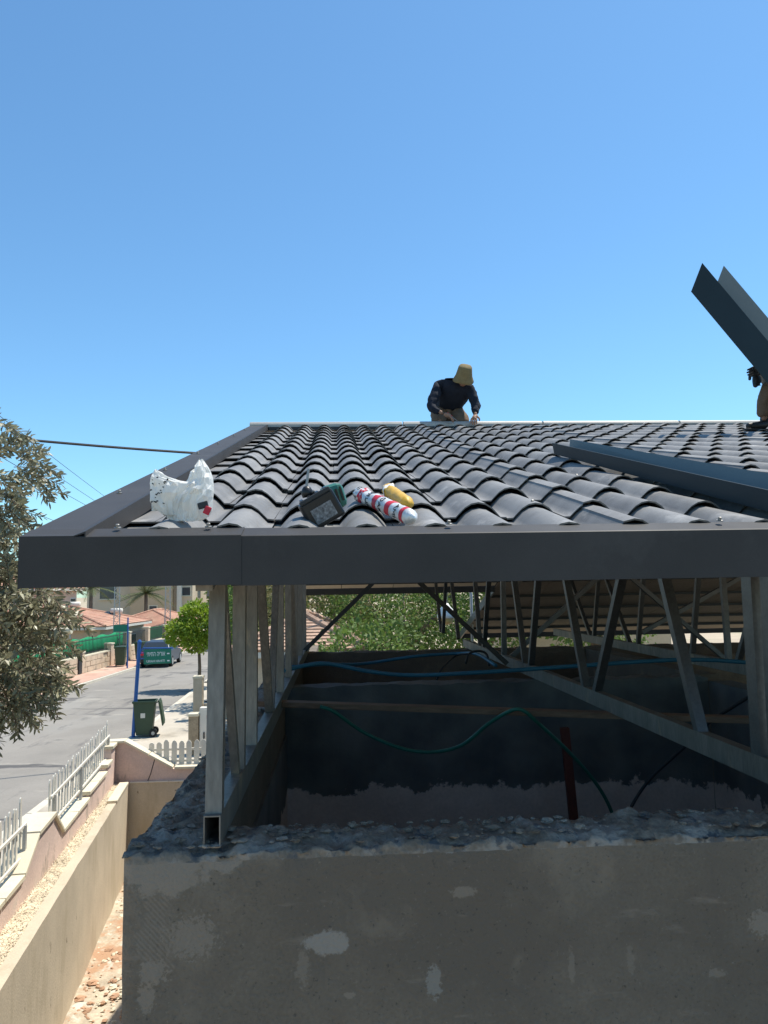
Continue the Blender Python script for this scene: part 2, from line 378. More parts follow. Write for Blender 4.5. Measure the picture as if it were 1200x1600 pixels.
def zcap(y):                                           # top of the fence wall along the street
    pts = [(0, -3.75), (10.7, -3.72), (11.35, -3.36), (12.25, -3.33), (12.75, -3.74), (14.6, -3.72), (14.62, -3.63), (16.2, -3.62), (16.22, -3.5), (16.75, -3.5), (16.77, -3.24), (17.9, -3.24)]
    for (a, za), (b, zb) in zip(pts, pts[1:]):
        if a <= y <= b: return ZC+za+(zb-za)*(y-a)/(b-a)
    return ZC-3.7
fw = thing('street_wall', 'pink plastered garden wall with cream coping stones along the road', 'wall', (Fx(10), 10, ZC-4.3))
mb = MB(); ys = sorted(set([2+.4*k for k in range(39)]+[10.7, 11.35, 12.25, 12.75, 14.6, 14.62, 16.2, 16.22, 16.75, 16.77, 17.3]))
ys = [y for y in ys if y <= 17.3]
for y0, y1 in zip(ys, ys[1:]): wall_seg(mb, (Fx(y0)-.03, y0), (Fx(y1)-.03, y1), ZC-4.7, (zcap(y0)-.06, zcap(y1)-.06), .28, 1)
mb.shift(fw.location).build('wall_body', pinkw, fw)
cuts = [2, 3.4, 4.8, 6.2, 7.6, 9.0, 9.9, 10.7, 11.35, 12.25, 12.75, 13.7, 14.6, 15.4, 16.2, 16.75, 17.3]
for y0, y1 in zip(cuts, cuts[1:]):
    e = .008; mb = MB(); a0, a1 = y0+e, y1-e
    wall_seg(mb, (Fx(a0)+.012, a0), (Fx(a1)+.012, a1), 0, (0, 0), .36, 1)
    mb.v = [Vector((p.x, p.y, (zcap(a0+.02) if i in (0, 3, 4, 7) else zcap(a1-.02))+(-.062 if i < 4 else rnd(-.004, .004)))) for i, p in enumerate(mb.v)]
    mb.shift(fw.location).build('coping_stone', cream, fw, bevel=.006)
fdir = Vector((-.160, 1, 0)).normalized(); fn = Vector((fdir.y, -fdir.x, 0))
def picket(w_=.075, h=.85, th=.018, rounded=True):
    pts = [(-w_/2, 0), (w_/2, 0), (w_/2, h-.06), (w_*.28, h-.015), (0, h), (-w_*.28, h-.015), (-w_/2, h-.06)]
    return MB().prism([(x, 0, z) for x, z in pts], (0, th, 0)).mesh('picket', white_p)
pk = picket()
def fence(label, y0, y1, off, rail_h, n_p, posts, hs):
    t = thing('picket_fence', label, 'fence', (Fx((y0+y1)/2)-.17, (y0+y1)/2, zcap((y0+y1)/2)), 0, 'white picket fences on the garden walls')
    L0 = t.location
    def at(y, z, s=0.0): return Vector((Fx(y)-.17, y, 0))+fn*s+Vector((0, 0, z))-L0
    zb = lambda y: ZC-3.70+(.10*(y-13)/4 if y > 13 else 0)
    for rz, hh in ((.10, .04), (rail_h, .045)):
        MB().bar(at(y0, zb(y0)+rz, .03), at(y1, zb(y1)+rz, .03), .03, hh).build('rail', white_p, t, bevel=.004)
    for yp in posts: MB().bar(at(yp, zb(yp)-.05, .045), at(yp, zb(yp)+rail_h+.01, .045), .045, .045, (0, 1, 0)).build('post', galv_w, t)
    for i in range(n_p):
        y = y0+.08+(y1-y0-.16)*i/(n_p-1); o = link('picket', pk, t); o.location = at(y, zb(y)+.03+rnd(-.012, .012), -.005); o.rotation_euler = (rnd(-.02, .02), rnd(-.025, .025), math.atan2(fdir.y, fdir.x)); o.scale = (1, 1, hs+rnd(-.03, .03)+(.10 if i == n_p-1 else 0))
    return t
fence('white picket fence nearest the camera on the pink street wall', 6.0, 11.15, 0, .50, 30, (6.4, 8.7, 11.05), .92)
fence('white picket fence on the street wall running up to the corner with the cross wall', 12.45, 17.1, 0, .52, 24, (12.6, 14.4, 16.9), .9)

# cross wall at the far end of the yard
cw = thing('cross_wall', 'cross wall of beige render with cracked pink plaster above, closing the yard', 'wall', (-5.3, 17.35, 0))
c0 = Vector((Rx(17.2)-.02, 17.25, 0)); L1 = cw.location.copy()
def cwp(s, z, dpt=0.0): p = c0+E_*s+D_*dpt; return Vector((p.x, p.y, z))-L1
mb = MB(); mb.prism([cwp(0, -.3), cwp(6, -.3), cwp(6, ZC-4.12), cwp(0, ZC-4.12)], D_*.25); mb.build('lower_wall', beigew, cw)
prof = [(-.62, -3.28), (-.1, -3.27), (.95, -3.86), (6, -3.86)]
mb = MB(); mb.prism([cwp(-.62, ZC-4.13, .03), cwp(6, ZC-4.13, .03)]+[cwp(s, ZC+z, .03) for s, z in reversed(prof)], D_*.2); mb.build('upper_wall', pinkw, cw)
for i in range(14):
    s = .02+i*.42; MB().prism([cwp(s, ZC-4.125, -.014), cwp(s+.41, ZC-4.125, -.014), cwp(s+.41, ZC-4.10, -.014), cwp(s, ZC-4.10, -.014)], D_*.05).build('ledge_strip', white_p, cw)
for (s0, z0), (s1, z1) in zip(prof, prof[1:]):
    n = max(1, round((s1-s0)/.6))
    for k in range(n):
        f0, f1 = k/n+.006, (k+1)/n-.006; sa, sb = s0+(s1-s0)*f0, s0+(s1-s0)*f1; za, zb = z0+(z1-z0)*f0, z0+(z1-z0)*f1
        MB().prism([cwp(sa, ZC+za+.003, -.02), cwp(sb, ZC+zb+.003, -.02), cwp(sb, ZC+zb+.055, -.02), cwp(sa, ZC+za+.055, -.02)], D_*.30).build('coping_stone', cream, cw, bevel=.006)
crk = [cwp(.55, ZC-3.62, .026), cwp(.5, ZC-3.8, .026), cwp(.46, ZC-3.95, .026), cwp(.40, ZC-4.1, .026)]
MB().tube(crk, .009, 5).build('crack', iron, cw, label='dark crack running down the pink plaster')
t = thing('picket_fence', 'white pointed picket fence standing on the cross wall below the cabinet', 'fence', (-5, 17.6, ZC-3.8), 0, 'white picket fences on the garden walls'); L0 = t.location
pk2 = picket(.115, .50, .018)
for rz in (-3.74, -3.49): MB().bar(cwp(.55 if rz < -3.6 else .35, ZC+rz, .30)+cw.location-L0, cwp(5, ZC+rz, .30)+cw.location-L0, .03, .05).build('rail', white_p, t, bevel=.004)
for i in range(26):
    s = .42+i*.165; o = link('picket', pk2, t); o.location = cwp(s, ZC-3.80+(.16-.08*i if i < 2 else 0), .26)+cw.location-L0; o.rotation_euler = (0, rnd(-.02, .02), TH); o.scale = (1, 1, (.62, .8)[i] if i < 2 else 1+rnd(-.04, .06))

# ================================================================== HOUSE (parapet walls, cross walls)
hs = thing('house', 'unfinished grey cement house with open parapet walls under the new roof', 'house', (HC.x, HC.y, 0), TH)
WT = -.79+ZC
def Hb(u, v, b):
    d = ray(u, v); q = (HC.dot(D_)+b)/d.dot(D_); p = d*q; return Vector((p.x, p.y, p.z+ZC))
def patch(mt, col, px, rpx, b=.2, soft=.25, nz=.5, nscale=30, stripes=None, amount=1.0):
    c = Hb(*px, b); sc = FPX/2.42
    t = mt.node_tree; N = t.nodes; L = t.links; bs = N['Principled BSDF']; src = bs.inputs['Base Color'].links[0].from_socket
    g = N.new('ShaderNodeNewGeometry'); sb = N.new('ShaderNodeVectorMath'); sb.operation = 'SUBTRACT'; sb.inputs[1].default_value = c; L.new(g.outputs['Position'], sb.inputs[0])
    ml = N.new('ShaderNodeVectorMath'); ml.operation = 'MULTIPLY'; ml.inputs[1].default_value = (sc/rpx[0], 2, sc/rpx[1]); L.new(sb.outputs[0], ml.inputs[0])
    ln = N.new('ShaderNodeVectorMath'); ln.operation = 'LENGTH'; L.new(ml.outputs[0], ln.inputs[0])
    n = N.new('ShaderNodeTexNoise'); n.inputs['Scale'].default_value = nscale; n.inputs['Detail'].default_value = 6; n.inputs['Roughness'].default_value = .7; L.new(g.outputs['Position'], n.inputs['Vector'])
    ma = N.new('ShaderNodeMath'); ma.operation = 'MULTIPLY_ADD'; ma.inputs[1].default_value = nz*4.5; L.new(n.outputs['Fac'], ma.inputs[0]); L.new(ln.outputs['Value'], ma.inputs[2])
    mr = N.new('ShaderNodeMapRange'); mr.inputs['From Min'].default_value = 1+nz*2.25+soft*.5; mr.inputs['From Max'].default_value = 1+nz*2.25-soft*.5; mr.inputs['To Max'].default_value = amount; L.new(ma.outputs[0], mr.inputs['Value'])
    fac = mr.outputs[0]
    if stripes:
        wv = N.new('ShaderNodeTexWave'); wv.inputs['Scale'].default_value = stripes; wv.inputs['Distortion'].default_value = 1.2; wv.bands_direction = 'DIAGONAL'; L.new(g.outputs['Position'], wv.inputs['Vector'])
        mm = N.new('ShaderNodeMath'); mm.operation = 'MULTIPLY'; L.new(fac, mm.inputs[0]); L.new(wv.outputs['Fac'], mm.inputs[1]); fac = mm.outputs[0]
    mx = N.new('ShaderNodeMix'); mx.data_type = 'RGBA'; mx.inputs['B'].default_value = (*col, 1); L.new(fac, mx.inputs['Factor']); L.new(src, mx.inputs['A']); L.new(mx.outputs['Result'], bs.inputs['Base Color'])
pale = (.265, .218, .17)
overlay(cement, (.145, .116, .088), 1.6, .44, .60, 17); overlay(cement, (.215, .172, .128), 3.5, .56, .70, 4); overlay(cement, (.075, .066, .055), 26, .66, .74, 14); overlay(cement, (.085, .072, .056), 70, .60, .70, 24); overlay(cement, (.24, .195, .15), 95, .62, .72, 34); overlay(cement, (.225, .18, .14), 9, .62, .72, 44, (.35, 1, 1.6), .6)
patch(cement, pale, (255, 1362), (62, 34), nz=.45, nscale=22)
patch(cement, pale, (345, 1345), (36, 16), nz=.5)
patch(cement, pale, (245, 1462), (26, 62), nz=.6, stripes=38, amount=.5)
patch(cement, pale, (300, 1465), (34, 28), nz=.9, nscale=75, amount=.7)
patch(cement, pale, (240, 1520), (20, 18), nz=.8, nscale=60, amount=.8); patch(cement, pale, (228, 1560), (12, 20), nz=.8, nscale=60, amount=.8)
patch(cement, (.285, .25, .21), (512, 1473), (33, 17), nz=.35, nscale=40)
patch(cement, (.25, .225, .19), (678, 1534), (11, 23), nz=.7, nscale=70, amount=.9)
patch(cement, pale, (725, 1393), (18, 8), nz=.6, nscale=50, amount=.7); patch(cement, pale, (473, 1512), (9, 24), nz=.8, nscale=60, amount=.5)
patch(cement, pale, (1195, 1442), (24, 18), nz=.8, nscale=80, amount=.8); patch(cement, pale, (893, 1510), (5, 26), nz=.5, nscale=50, amount=.5); patch(cement, pale, (1118, 1521), (14, 6), nz=.7, nscale=60, amount=.6)
patch(cement, (.26, .24, .21), (760, 1318), (480, 10), nz=.75, nscale=14, amount=.85)
patch(cement, pale, (545, 1555), (8, 5), nz=.6, nscale=60, amount=.7); patch(cement, pale, (985, 1500), (6, 20), nz=.7, nscale=60, amount=.4)

crease = [(.9, Hb(330, 1330, .2)), (.7, Hb(300, 1372, .2)), (.5, Hb(275, 1440, .2)), (.3, Hb(255, 1500, .2)), (0, Hb(247, 1545, .2))]
crease = [(loc(p).z+ZC, loc(p).x) for _, p in crease]
def crease_a(z):
    for (z0, a0), (z1, a1) in zip(crease, crease[1:]):
        if z1 <= z <= z0: return a0+(a1-a0)*(z0-z)/(z0-z1)
    return None
def sweep_wall(along, s0, s1, ns, c_lo, c_hi, face_disp, zlow, rough=.02, nface=46, zdense=.75):
    """wall swept along one house axis: lower face, front face, broken top, back face"""
    mb = MB(); rows = []
    prof = []
    for k in range(nface): prof.append(('f', c_lo, WT-zdense+(zdense-.012)*k/(nface-1)))
    for k in range(15): prof.append(('t', c_lo+.008+(c_hi-c_lo-.016)*k/14, WT))
    for k in range(14): prof.append(('b', c_hi, WT-.012-.5*k/13))
    npf = len(prof)
    for i in range(ns+1):
        s = s0+(s1-s0)*i/ns
        for kind, c, z in prof:
            q = Vector((s, c, z))
            big = noise.fractal(q*4.0, 1, 2, 3); fine = noise.fractal(q*17.0+Vector((5, 1, 2)), .9, 2.1, 5)
            if kind == 't':
                fl = max(0, noise.noise(q*9.0+Vector((9, 9, 9))))
                z2 = z+rough*(.7*big+.9*fine)+.025*fl*fl; c2 = c+.006*fine
                if c < c_lo+.03: z2 -= .006+.012*max(0, big)
            else:
                dz = WT-z; em = math.exp(-dz/.03)
                sgn = -1 if kind == 'f' else 1
                c2 = c+sgn*((.0016*fine+.004*big) if face_disp else .004*big)-sgn*em*(.006+.01*abs(fine)); z2 = z+em*rough*(.5*big+.4*fine)
                if kind == 'f' and face_disp:
                    ca = crease_a(z)
                    if ca: c2 += -.005*max(0, min(1, (ca-s)/.006+.5))*max(0, min(1, 1-(ca-s)/.5))
                    if s < s0+.05: c2 += (1-math.sqrt(max(0, 1-((s0+.05-s)/.05)**2)))*.035
            rows.append((s, c2, z2) if along == 'a' else (c2, s, z2))
    mb.add(rows, [(i*npf+k, i*npf+k+1, (i+1)*npf+k+1, (i+1)*npf+k) for i in range(ns) for k in range(npf-1)])
    e0 = [k for k in range(npf)]; mb.f.append(tuple(e0[::-1])); e1 = [ns*npf+k for k in range(npf)]; mb.f.append(tuple(e1))
    me = mb.mesh('parapet', [cement, cement_top]); 
    for p in me.polygons:
        if len(p.vertices) == 4:
            k = p.vertices[0] % npf; p.material_index = 1 if nface-2 <= k < nface+14 else 0
        p.use_smooth = True
    return me
link('front_parapet', sweep_wall('a', .246, 2.9, 330, .20, .425, True, 0), hs)
MB().box(((.25+7.5)/2, .3125, (WT-.75)/2), (7.25, .222, WT-.75)).build('front_wall', cement, hs)
MB().box((5.2, .3125, WT-.375), (4.6, .222, .75)).build('front_parapet', cement, hs)
me = sweep_wall('b', .425, 8.2, 420, .246, .465, False, 0, .022, 12, .5); link('side_parapet', me, hs)
MB().box((.3555, (.425+16)/2, (WT-.5)/2), (.215, 15.57, WT-.5)).build('side_wall', cement, hs)
# patch up the inside: dark bitumen above, pale plaster below
bt = bitum
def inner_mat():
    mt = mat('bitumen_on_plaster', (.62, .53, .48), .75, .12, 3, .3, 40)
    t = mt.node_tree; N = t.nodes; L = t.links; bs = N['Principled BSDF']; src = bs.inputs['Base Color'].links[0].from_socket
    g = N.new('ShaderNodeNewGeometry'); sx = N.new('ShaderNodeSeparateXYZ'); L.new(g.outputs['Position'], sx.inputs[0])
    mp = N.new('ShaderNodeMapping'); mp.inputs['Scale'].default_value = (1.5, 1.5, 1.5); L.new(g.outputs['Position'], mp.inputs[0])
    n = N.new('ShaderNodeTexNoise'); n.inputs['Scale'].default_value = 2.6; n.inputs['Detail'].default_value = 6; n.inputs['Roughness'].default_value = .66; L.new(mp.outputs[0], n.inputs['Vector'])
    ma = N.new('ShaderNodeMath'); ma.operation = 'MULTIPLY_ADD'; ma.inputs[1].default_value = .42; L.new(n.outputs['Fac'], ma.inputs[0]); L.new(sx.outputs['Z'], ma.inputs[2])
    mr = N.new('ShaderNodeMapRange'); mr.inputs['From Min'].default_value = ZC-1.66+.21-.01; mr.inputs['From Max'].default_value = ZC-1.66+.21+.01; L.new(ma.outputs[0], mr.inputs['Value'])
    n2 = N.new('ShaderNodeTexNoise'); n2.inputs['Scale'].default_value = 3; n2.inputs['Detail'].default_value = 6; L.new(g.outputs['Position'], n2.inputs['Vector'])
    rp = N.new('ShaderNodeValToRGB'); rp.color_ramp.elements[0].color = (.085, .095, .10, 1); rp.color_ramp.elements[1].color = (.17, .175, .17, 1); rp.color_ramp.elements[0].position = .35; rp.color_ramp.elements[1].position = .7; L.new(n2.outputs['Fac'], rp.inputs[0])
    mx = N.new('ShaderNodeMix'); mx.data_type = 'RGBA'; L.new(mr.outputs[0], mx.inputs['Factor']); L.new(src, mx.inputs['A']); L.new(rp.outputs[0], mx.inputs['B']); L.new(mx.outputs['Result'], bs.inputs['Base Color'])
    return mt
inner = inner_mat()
def rough_slab(a0, a1, b0, b1, z0, z1, mt, name, top=.012, n=120):
    mb = MB(); rows = []; pr = [(b0, z0), (b0, (z0+z1)/2), (b0, z1), (b0+.03, z1), ((b0+b1)/2, z1), (b1-.03, z1), (b1, z1), (b1, z0)]
    for i in range(n+1):
        s = a0+(a1-a0)*i/n
        for k, (c, z) in enumerate(pr):
            q = Vector((s*6, c*6, z*6)); f = noise.fractal(q, 1, 2, 5) if z == z1 else 0
            rows.append((s, c+.006*f, z+top*1.5*f))
    npf = len(pr); mb.add(rows, [(i*npf+k, i*npf+k+1, (i+1)*npf+k+1, (i+1)*npf+k) for i in range(n) for k in range(npf-1)])
    mb.f += [tuple(range(npf))[::-1], tuple(n*npf+k for k in range(npf))]
    return mb.build(name, mt, hs)
rough_slab(.467, 4.1, 4.31, 4.5, 2.4, WT-.015, inner, 'partition_wall')
rough_slab(.467, 8.0, 7.6, 7.8, 2.4, WT-.005, cement, 'partition_wall')
rough_slab(4.3, 8.0, 5.6, 5.8, 2.4, WT+.04, cement, 'partition_wall')
MB().box((.474, 2.37, WT-1.85), (.016, 3.85, 2.9)).build('bitumen_coat', inner, hs)
MB().box((4.2, 2.4, WT-1.7), (.2, 3.8, 3.3)).build('partition_wall', inner, hs)
MB().box((4.2, 6.05, WT-1.7), (.2, 3.08, 3.36)).build('partition_wall', cement, hs)
MB().box((4.2, 4.2, 2.3), (7.8, 7.6, .2)).build('slab', cement, hs); MB().box((6.8, 12.1, 3.9), (12.6, 8.5, .2)).build('slab', cement, hs); MB().box((8.3, 8.0, 2.0), (.2, 16, 4)).build('side_wall', cement, hs)  # rear raised slab is added unseen, to cut ground bounce on the far ceiling
# broken mortar lying on the parapet tops
mb = MB()
for i in range(420):
    if random.random() < .68: a, b = rnd(.27, 2.5), rnd(.215, .42)
    else: a, b = rnd(.26, .46), .42+4*random.random()**2
    chunk(mb, (a, b, WT+.012), .005+.02*random.random()**3, .45)
mb.build('mortar_debris', cement_top, hs, kind='stuff')

# ================================================================== ROOF
rf = thing('tiled_roof', 'new charcoal grey tiled roof with dark metal fascia and zinc ridge', 'roof', (HC.x, HC.y, ZC), TH)
BR = 5.98; AR = 13.0; ZE = .164; SA = math.atan(SL)
def zr(b): return ZE+SL*b if b <= BR else ZE+SL*BR-SL*(b-BR)
TW, TS, TOFF = .209, .385, -.066
def tile_mesh(variant=0):
    xs = [-.1045, -.082, -.068, -.049, -.026, 0, .026, .049, .068, .082, .1045]
    hz_ = [0, 0, .016, .036, .050, .055, .050, .036, .016, 0, 0]
    if variant == 1:      # sheet overlap: the right part sits one sheet higher
        xs = [-.1045, -.082, -.068, -.049, -.036, -.035, 0, .026, .049, .068, .082, .1045]
        hz_ = [0, 0, .016, .035, .045, .052, .061, .056, .041, .021, .006, .003]
    if variant == 2: xs = [-.03, .083, .1045]; hz_ = [0, 0, 0]      # flat strip tucked under the rake trim
    n = len(xs); Ls = TS/math.cos(SA)+.03; lip = .023
    vs = [(x, 0, h+lip) for x, h in zip(xs, hz_)]+[(x, Ls, h+.0015) for x, h in zip(xs, hz_)]+[(x, .002, h+lip-.006) for x, h in zip(xs, hz_)]+[(x, .06, h+lip-.008) for x, h in zip(xs, hz_)]
    fs = [(i, i+1, n+i+1, n+i) for i in range(n-1)]+[(2*n+i, 2*n+i+1, i+1, i) for i in range(n-1)]+[(3*n+i, 3*n+i+1, 2*n+i+1, 2*n+i) for i in range(n-1)]
    me = bpy.data.meshes.new('roof_tile'); me.from_pydata(vs, [], fs); me.materials.append(tile_m)
    for p in me.polygons: p.use_smooth = p.index < n-1
    bm = bmesh.new(); bm.from_mesh(me)
    for e in bm.edges:
        if len(e.link_faces) == 2 and e.link_faces[0].normal.angle(e.link_faces[1].normal, 0) > R(50): e.smooth = False
    bm.to_mesh(me); bm.free(); return me
tiles = [tile_mesh(0), tile_mesh(1), tile_mesh(2)]
cand = []
for k in range(16):
    for j in range(61):
        a = .166+TW*j; b = .095+TS*k
        p = H(a, b, zr(b)); u, v = pix(p); vis = -60 < u < 1240
        cand.append((p.length_squared if False else (p-Vector((0, 0, ZC))).length, vis, a, b, j))
vis = sorted(c for c in cand if c[1])[:299]
rest = [c for c in cand if c not in set(vis)]
def tile_xf(a, b, i=0):
    dz = rnd(-.002, .002)
    return Matrix.Translation((a+rnd(-.0015, .0015), b+rnd(-.004, .004), zr(b)+TOFF+dz)) @ Matrix.Rotation(SA+rnd(-.006, .006), 4, 'X') @ Matrix.Rotation(rnd(-.006, .006), 4, 'Y')
for _, _, a, b, j in vis:
    o = link('roof_tile', tiles[2 if j == 0 else 1 if j % 6 == 2 else 0], rf); o.matrix_local = tile_xf(a, b)
mb = MB()
for _, _, a, b, j in rest:
    me = tiles[2 if j == 0 else 1 if j % 6 == 2 else 0]; M4 = tile_xf(a, b); mb.add([M4@v.co for v in me.vertices], [tuple(p.vertices) for p in me.polygons])
me = bpy.data.meshes.new('roof_tile'); me.from_pydata([tuple(p) for p in mb.v], [], mb.f); me.materials.append(tile_m)
o = link('roof_tile', me, rf); o['kind'] = 'stuff'
# deck added under the tiles to stop light leaks, cream to bounce light
def slope_slab(a0, a1, b0, b1, off, th, name, mt):
    pts = [(a0, b0), (a1, b0), (a1, b1), (a0, b1)]
    mb_ = MB(); mb_.add([(a, b, zr(b)+off) for a, b in pts]+[(a, b, zr(b)+off-th) for a, b in pts], [(0, 1, 2, 3), (7, 6, 5, 4), (0, 4, 5, 1), (1, 5, 6, 2), (2, 6, 7, 3), (3, 7, 4, 0)])
    return mb_.build(name, mt, rf)
slope_slab(.02, AR, .03, BR-.02, -.080, .012, 'deck', under_m); slope_slab(.02, AR, .03, BR-.02, -.076, .003, 'gap_dark_sheet', iron)  # second slab is a dark sheet added so the tile gaps stay dark
# fascia
def fascia(a0, a1, b, ztop, name='fascia_panel'):
    mb_ = MB(); th = .004
    prof = [(b, ztop-.147), (b, ztop-.003), (b+.004, ztop), (b+.085, ztop+.085*SL*1.2), (b+.085, ztop+.085*SL*1.2-.003), (b+.006, ztop-.005), (b+.004, ztop-.143), (b+.035, ztop-.143), (b+.035, ztop-.147)]
    mb_.prism([(a0, y, z) for y, z in prof], (a1-a0, 0, 0)); return mb_.build(name, charc, rf)
fascia(0.0, .63, -.0025, ZE+.002); fascia(.6, 3.6, 0, ZE-.001); fascia(3.605, 6.6, 0, ZE-.0015); fascia(6.605, AR, 0, ZE-.001)
# rake trim on the left: outer face, wide top strip, inner drop
for i, (b0, b1) in enumerate(((-.002, 2.95), (2.96, BR+.02))):
    o_ = .002*i; mb_ = MB()
    pr = [(-.002, -.147), (-.002, .001), (0, .0035), (.150, .0035), (.185, .0165), (.188, -.045), (.186, -.045), (.182, .010), (.149, 0), (.002, -.001), (.002, -.147)]
    mb_.prism([(a-o_, b0, zr(b0)+z-o_) for a, z in pr], (0, b1-b0, SL*(b1-b0))); mb_.build('rake_trim', charc, rf)
# zinc ridge caps
y0 = .14
for i in range(8):
    a0, a1 = (-.01 if i == 0 else .1+i*1.55), .1+(i+1)*1.55-.012
    prof = [(-.045, -.030), (-.045, .004), (-.030, .030), (0, .040), (.030, .030), (.045, .004), (.045, -.030)]
    mb_ = MB(); mb_.prism([(a0, BR+y, zr(BR)+z) for y, z in prof], (a1-a0, 0, 0)); mb_.build('ridge_cap', ridge_m, rf, smooth=False, bevel=.006)
MB().box((AR/2+.1, BR-.06, zr(BR)-.045), (AR-.2, .02, .03)).build('ridge_gap_shade', iron, rf)  # dark strip stands in for the shaded gap under the ridge caps
# screws
sc = MB().lathe([(.011, 0), (.011, .003), (.006, .004), (.006, .012), (.004, .013)], (0, 0, 0), 6).mesh('screw', screw_m)
spots = [(.26, .055, .013), (.526, .055, .013), (1.25, .055, .013), (2.1, .055, .013)]+[(.04, b, .004) for b in (.86, 1.67, 2.6, 3.42, 4.3, 5.1)]
for a, b, dz in spots:
    o = link('screw', sc, rf); o.location = (a, b, zr(b)+dz); o.rotation_euler = (SA, 0, 0)
for j, k in ((1, 3), (1, 1), (2, 5), (3, 1), (5, 3), (7, 1), (8, 1), (6, 6), (9, 3), (10, 5), (4, 8), (11, 1), (12, 7)):
    a = .166+TW*j; b = .075+TS*k+.05; o = link('screw', sc, rf); o.location = (a, b, zr(b)+TOFF+.068); o.rotation_euler = (SA, 0, 0)
# far slope: charcoal sheet above, cream panels and purlins below
slope_slab(0, 3.93, BR+.02, 12.35, -.02, .004, 'far_sheet', charc); slope_slab(3.935, AR, BR+.02, 16.6, -.02, .004, 'far_sheet', charc)
for a0, a1, b1 in ((0.02, 3.92, 12.33), (3.94, AR-.02, 16.58)):
    n = round((a1-a0)/1.02)
    for i in range(n):
        for r_ in range(3):
            bb0 = BR+.05+(b1-BR-.05)*r_/3; bb1 = BR+.05+(b1-BR-.05)*(r_+1)/3
            slope_slab(a0+(a1-a0)*i/n+.006, a0+(a1-a0)*(i+1)/n-.006, bb0+.006, bb1-.006, -.027, .02, 'ceiling_panel', under_m if a0 < 1 else under_d)
mb_ = MB().box((1.96, 12.4, zr(12.4)-.08), (3.94, .03, .13)); mb_.build('far_fascia', charc, rf)
mb_ = MB().box(((3.94+AR)/2, 16.65, zr(16.65)-.08), (AR-3.94, .03, .13)); mb_.build('far_fascia', charc, rf)
mb_ = MB().prism([(3.9, b, zr(b)+z) for b, z in ((12.4, -.16), (16.6, -.16), (16.6, .0), (12.4, .0))], (.03, 0, 0)); mb_.build('far_rake', galv_d, rf)
for b in (7.2, 8.4, 9.6, 10.8, 11.9, 13.0, 14.0, 15.0, 15.9):
    MB().bar((0.1 if b < 12.3 else 3.96, b, zr(b)-.075), (AR-.1, b, zr(b)-.075), .04, .05).build('purlin', iron, rf)
for b in (.5, 1.4, 2.3, 3.2, 4.1, 5.0, 5.8):
    MB().bar((.05, b, zr(b)-.092), (AR-.1, b, zr(b)-.092), .05, .05).build('purlin', galv_d, rf)

# ------------------------------------------------------------------ trusses
def hollow(mb, p, q, wd, ht, t_=.004, up=(0, 0, 1)):
    """rectangular hollow section with open ends"""
    p = Vector(p); q = Vector(q); d = (q-p).normalized(); sd = d.cross(Vector(up)).normalized(); u2 = sd.cross(d)
    def ring(e, w_, h_): return [e+sd*(x*w_/2)+u2*(z*h_/2) for x, z in ((-1, -1), (1, -1), (1, 1), (-1, 1))]
    vs = ring(p, wd, ht)+ring(q, wd, ht)+ring(p, wd-2*t_, ht-2*t_)+ring(q, wd-2*t_, ht-2*t_)
    fs = []
    for i in range(4):
        j = (i+1) % 4; fs += [(i, j, 4+j, 4+i), (8+j, 8+i, 12+i, 12+j), (j, i, 8+i, 8+j), (4+i, 4+j, 12+j, 12+i)]
    return mb.add(vs, fs)
def truss(a, label, b0, b1, zb, webs, wd=.052, ht=.095, bt=9.0, dz=-.12, wm=galv):
    t = thing('roof_truss', label, 'truss', H(a, b0, zb-ht/2), TH, 'steel trusses standing on the parapet walls')
    o_ = Vector((0, -b0, -zb+ht/2)); 
    hollow(MB(), Vector((0, b0, zb))+o_, Vector((0, b1, zb))+o_, wd, ht).build('bottom_chord', galv, t)
    MB().bar(Vector((0, -.02+b0*.3, zr(b0*.3)+dz-.03))+o_, Vector((0, BR, zr(BR)+dz-.03))+o_, .05, .06).build('top_chord', galv, t)
    MB().bar(Vector((0, BR, zr(BR)+dz-.03))+o_, Vector((0, bt, zr(bt)+dz-.03))+o_, .05, .06).build('top_chord', galv, t)
    for (bb, zl, bt_, zt, w_, h_) in webs:
        p = Vector((0, bb, zl)); q = Vector((0, bt_, zt)); d = q-p
        # continue the member up to the top chord
        lo_, hi_ = 0.0, 6.0
        for _ in range(40):
            mid = (lo_+hi_)/2; x_ = p+d*mid
            if x_.z < zr(x_.y)+dz-.04: lo_ = mid
            else: hi_ = mid
        q = p+d*lo_
        MB().bar(p+o_, q+o_, w_, h_, (0, 1, 0)).build('web_member', wm, t)
    return t
ZB = -.79+.055
def webs_px(a, lst, w_=.05, h_=.045):
    out = []
    for (u0, v0), (u1, v1) in lst:
        p = Ha(u0, v0, a); q = Ha(u1, v1, a); out.append((p.y, ZB+.02, q.y+(p.y-q.y)*(ZB+.02-p.z)/(q.z-p.z)*0, q.z, w_, h_))
    return out
webs = [(.265, ZB+.04, .33, .05, .052, .05), (.78, ZB+.04, .42, .0, .03, .04), (.86, ZB+.04, .90, .1, .05, .05), (1.32, ZB+.04, 1.36, .1, .05, .05), (2.25, ZB+.04, 1.72, .1, .045, .04), (2.35, ZB+.04, 2.9, .3, .04, .04), (3.1, ZB+.04, 3.12, .3, .05, .045), (4.0, ZB+.04, 4.02, .3, .05, .045), (4.9, ZB+.04, 4.4, .3, .04, .04), (5.0, ZB+.04, 5.02, .3, .05, .045), (6.0, ZB+.04, 6.0, .3, .05, .045), (7.0, ZB+.04, 7.0, .3, .05, .045)]
truss(.515, 'galvanised truss on the left parapet with an open tube end toward the camera', .215, 8.1, ZB, webs)
A2 = 2.6
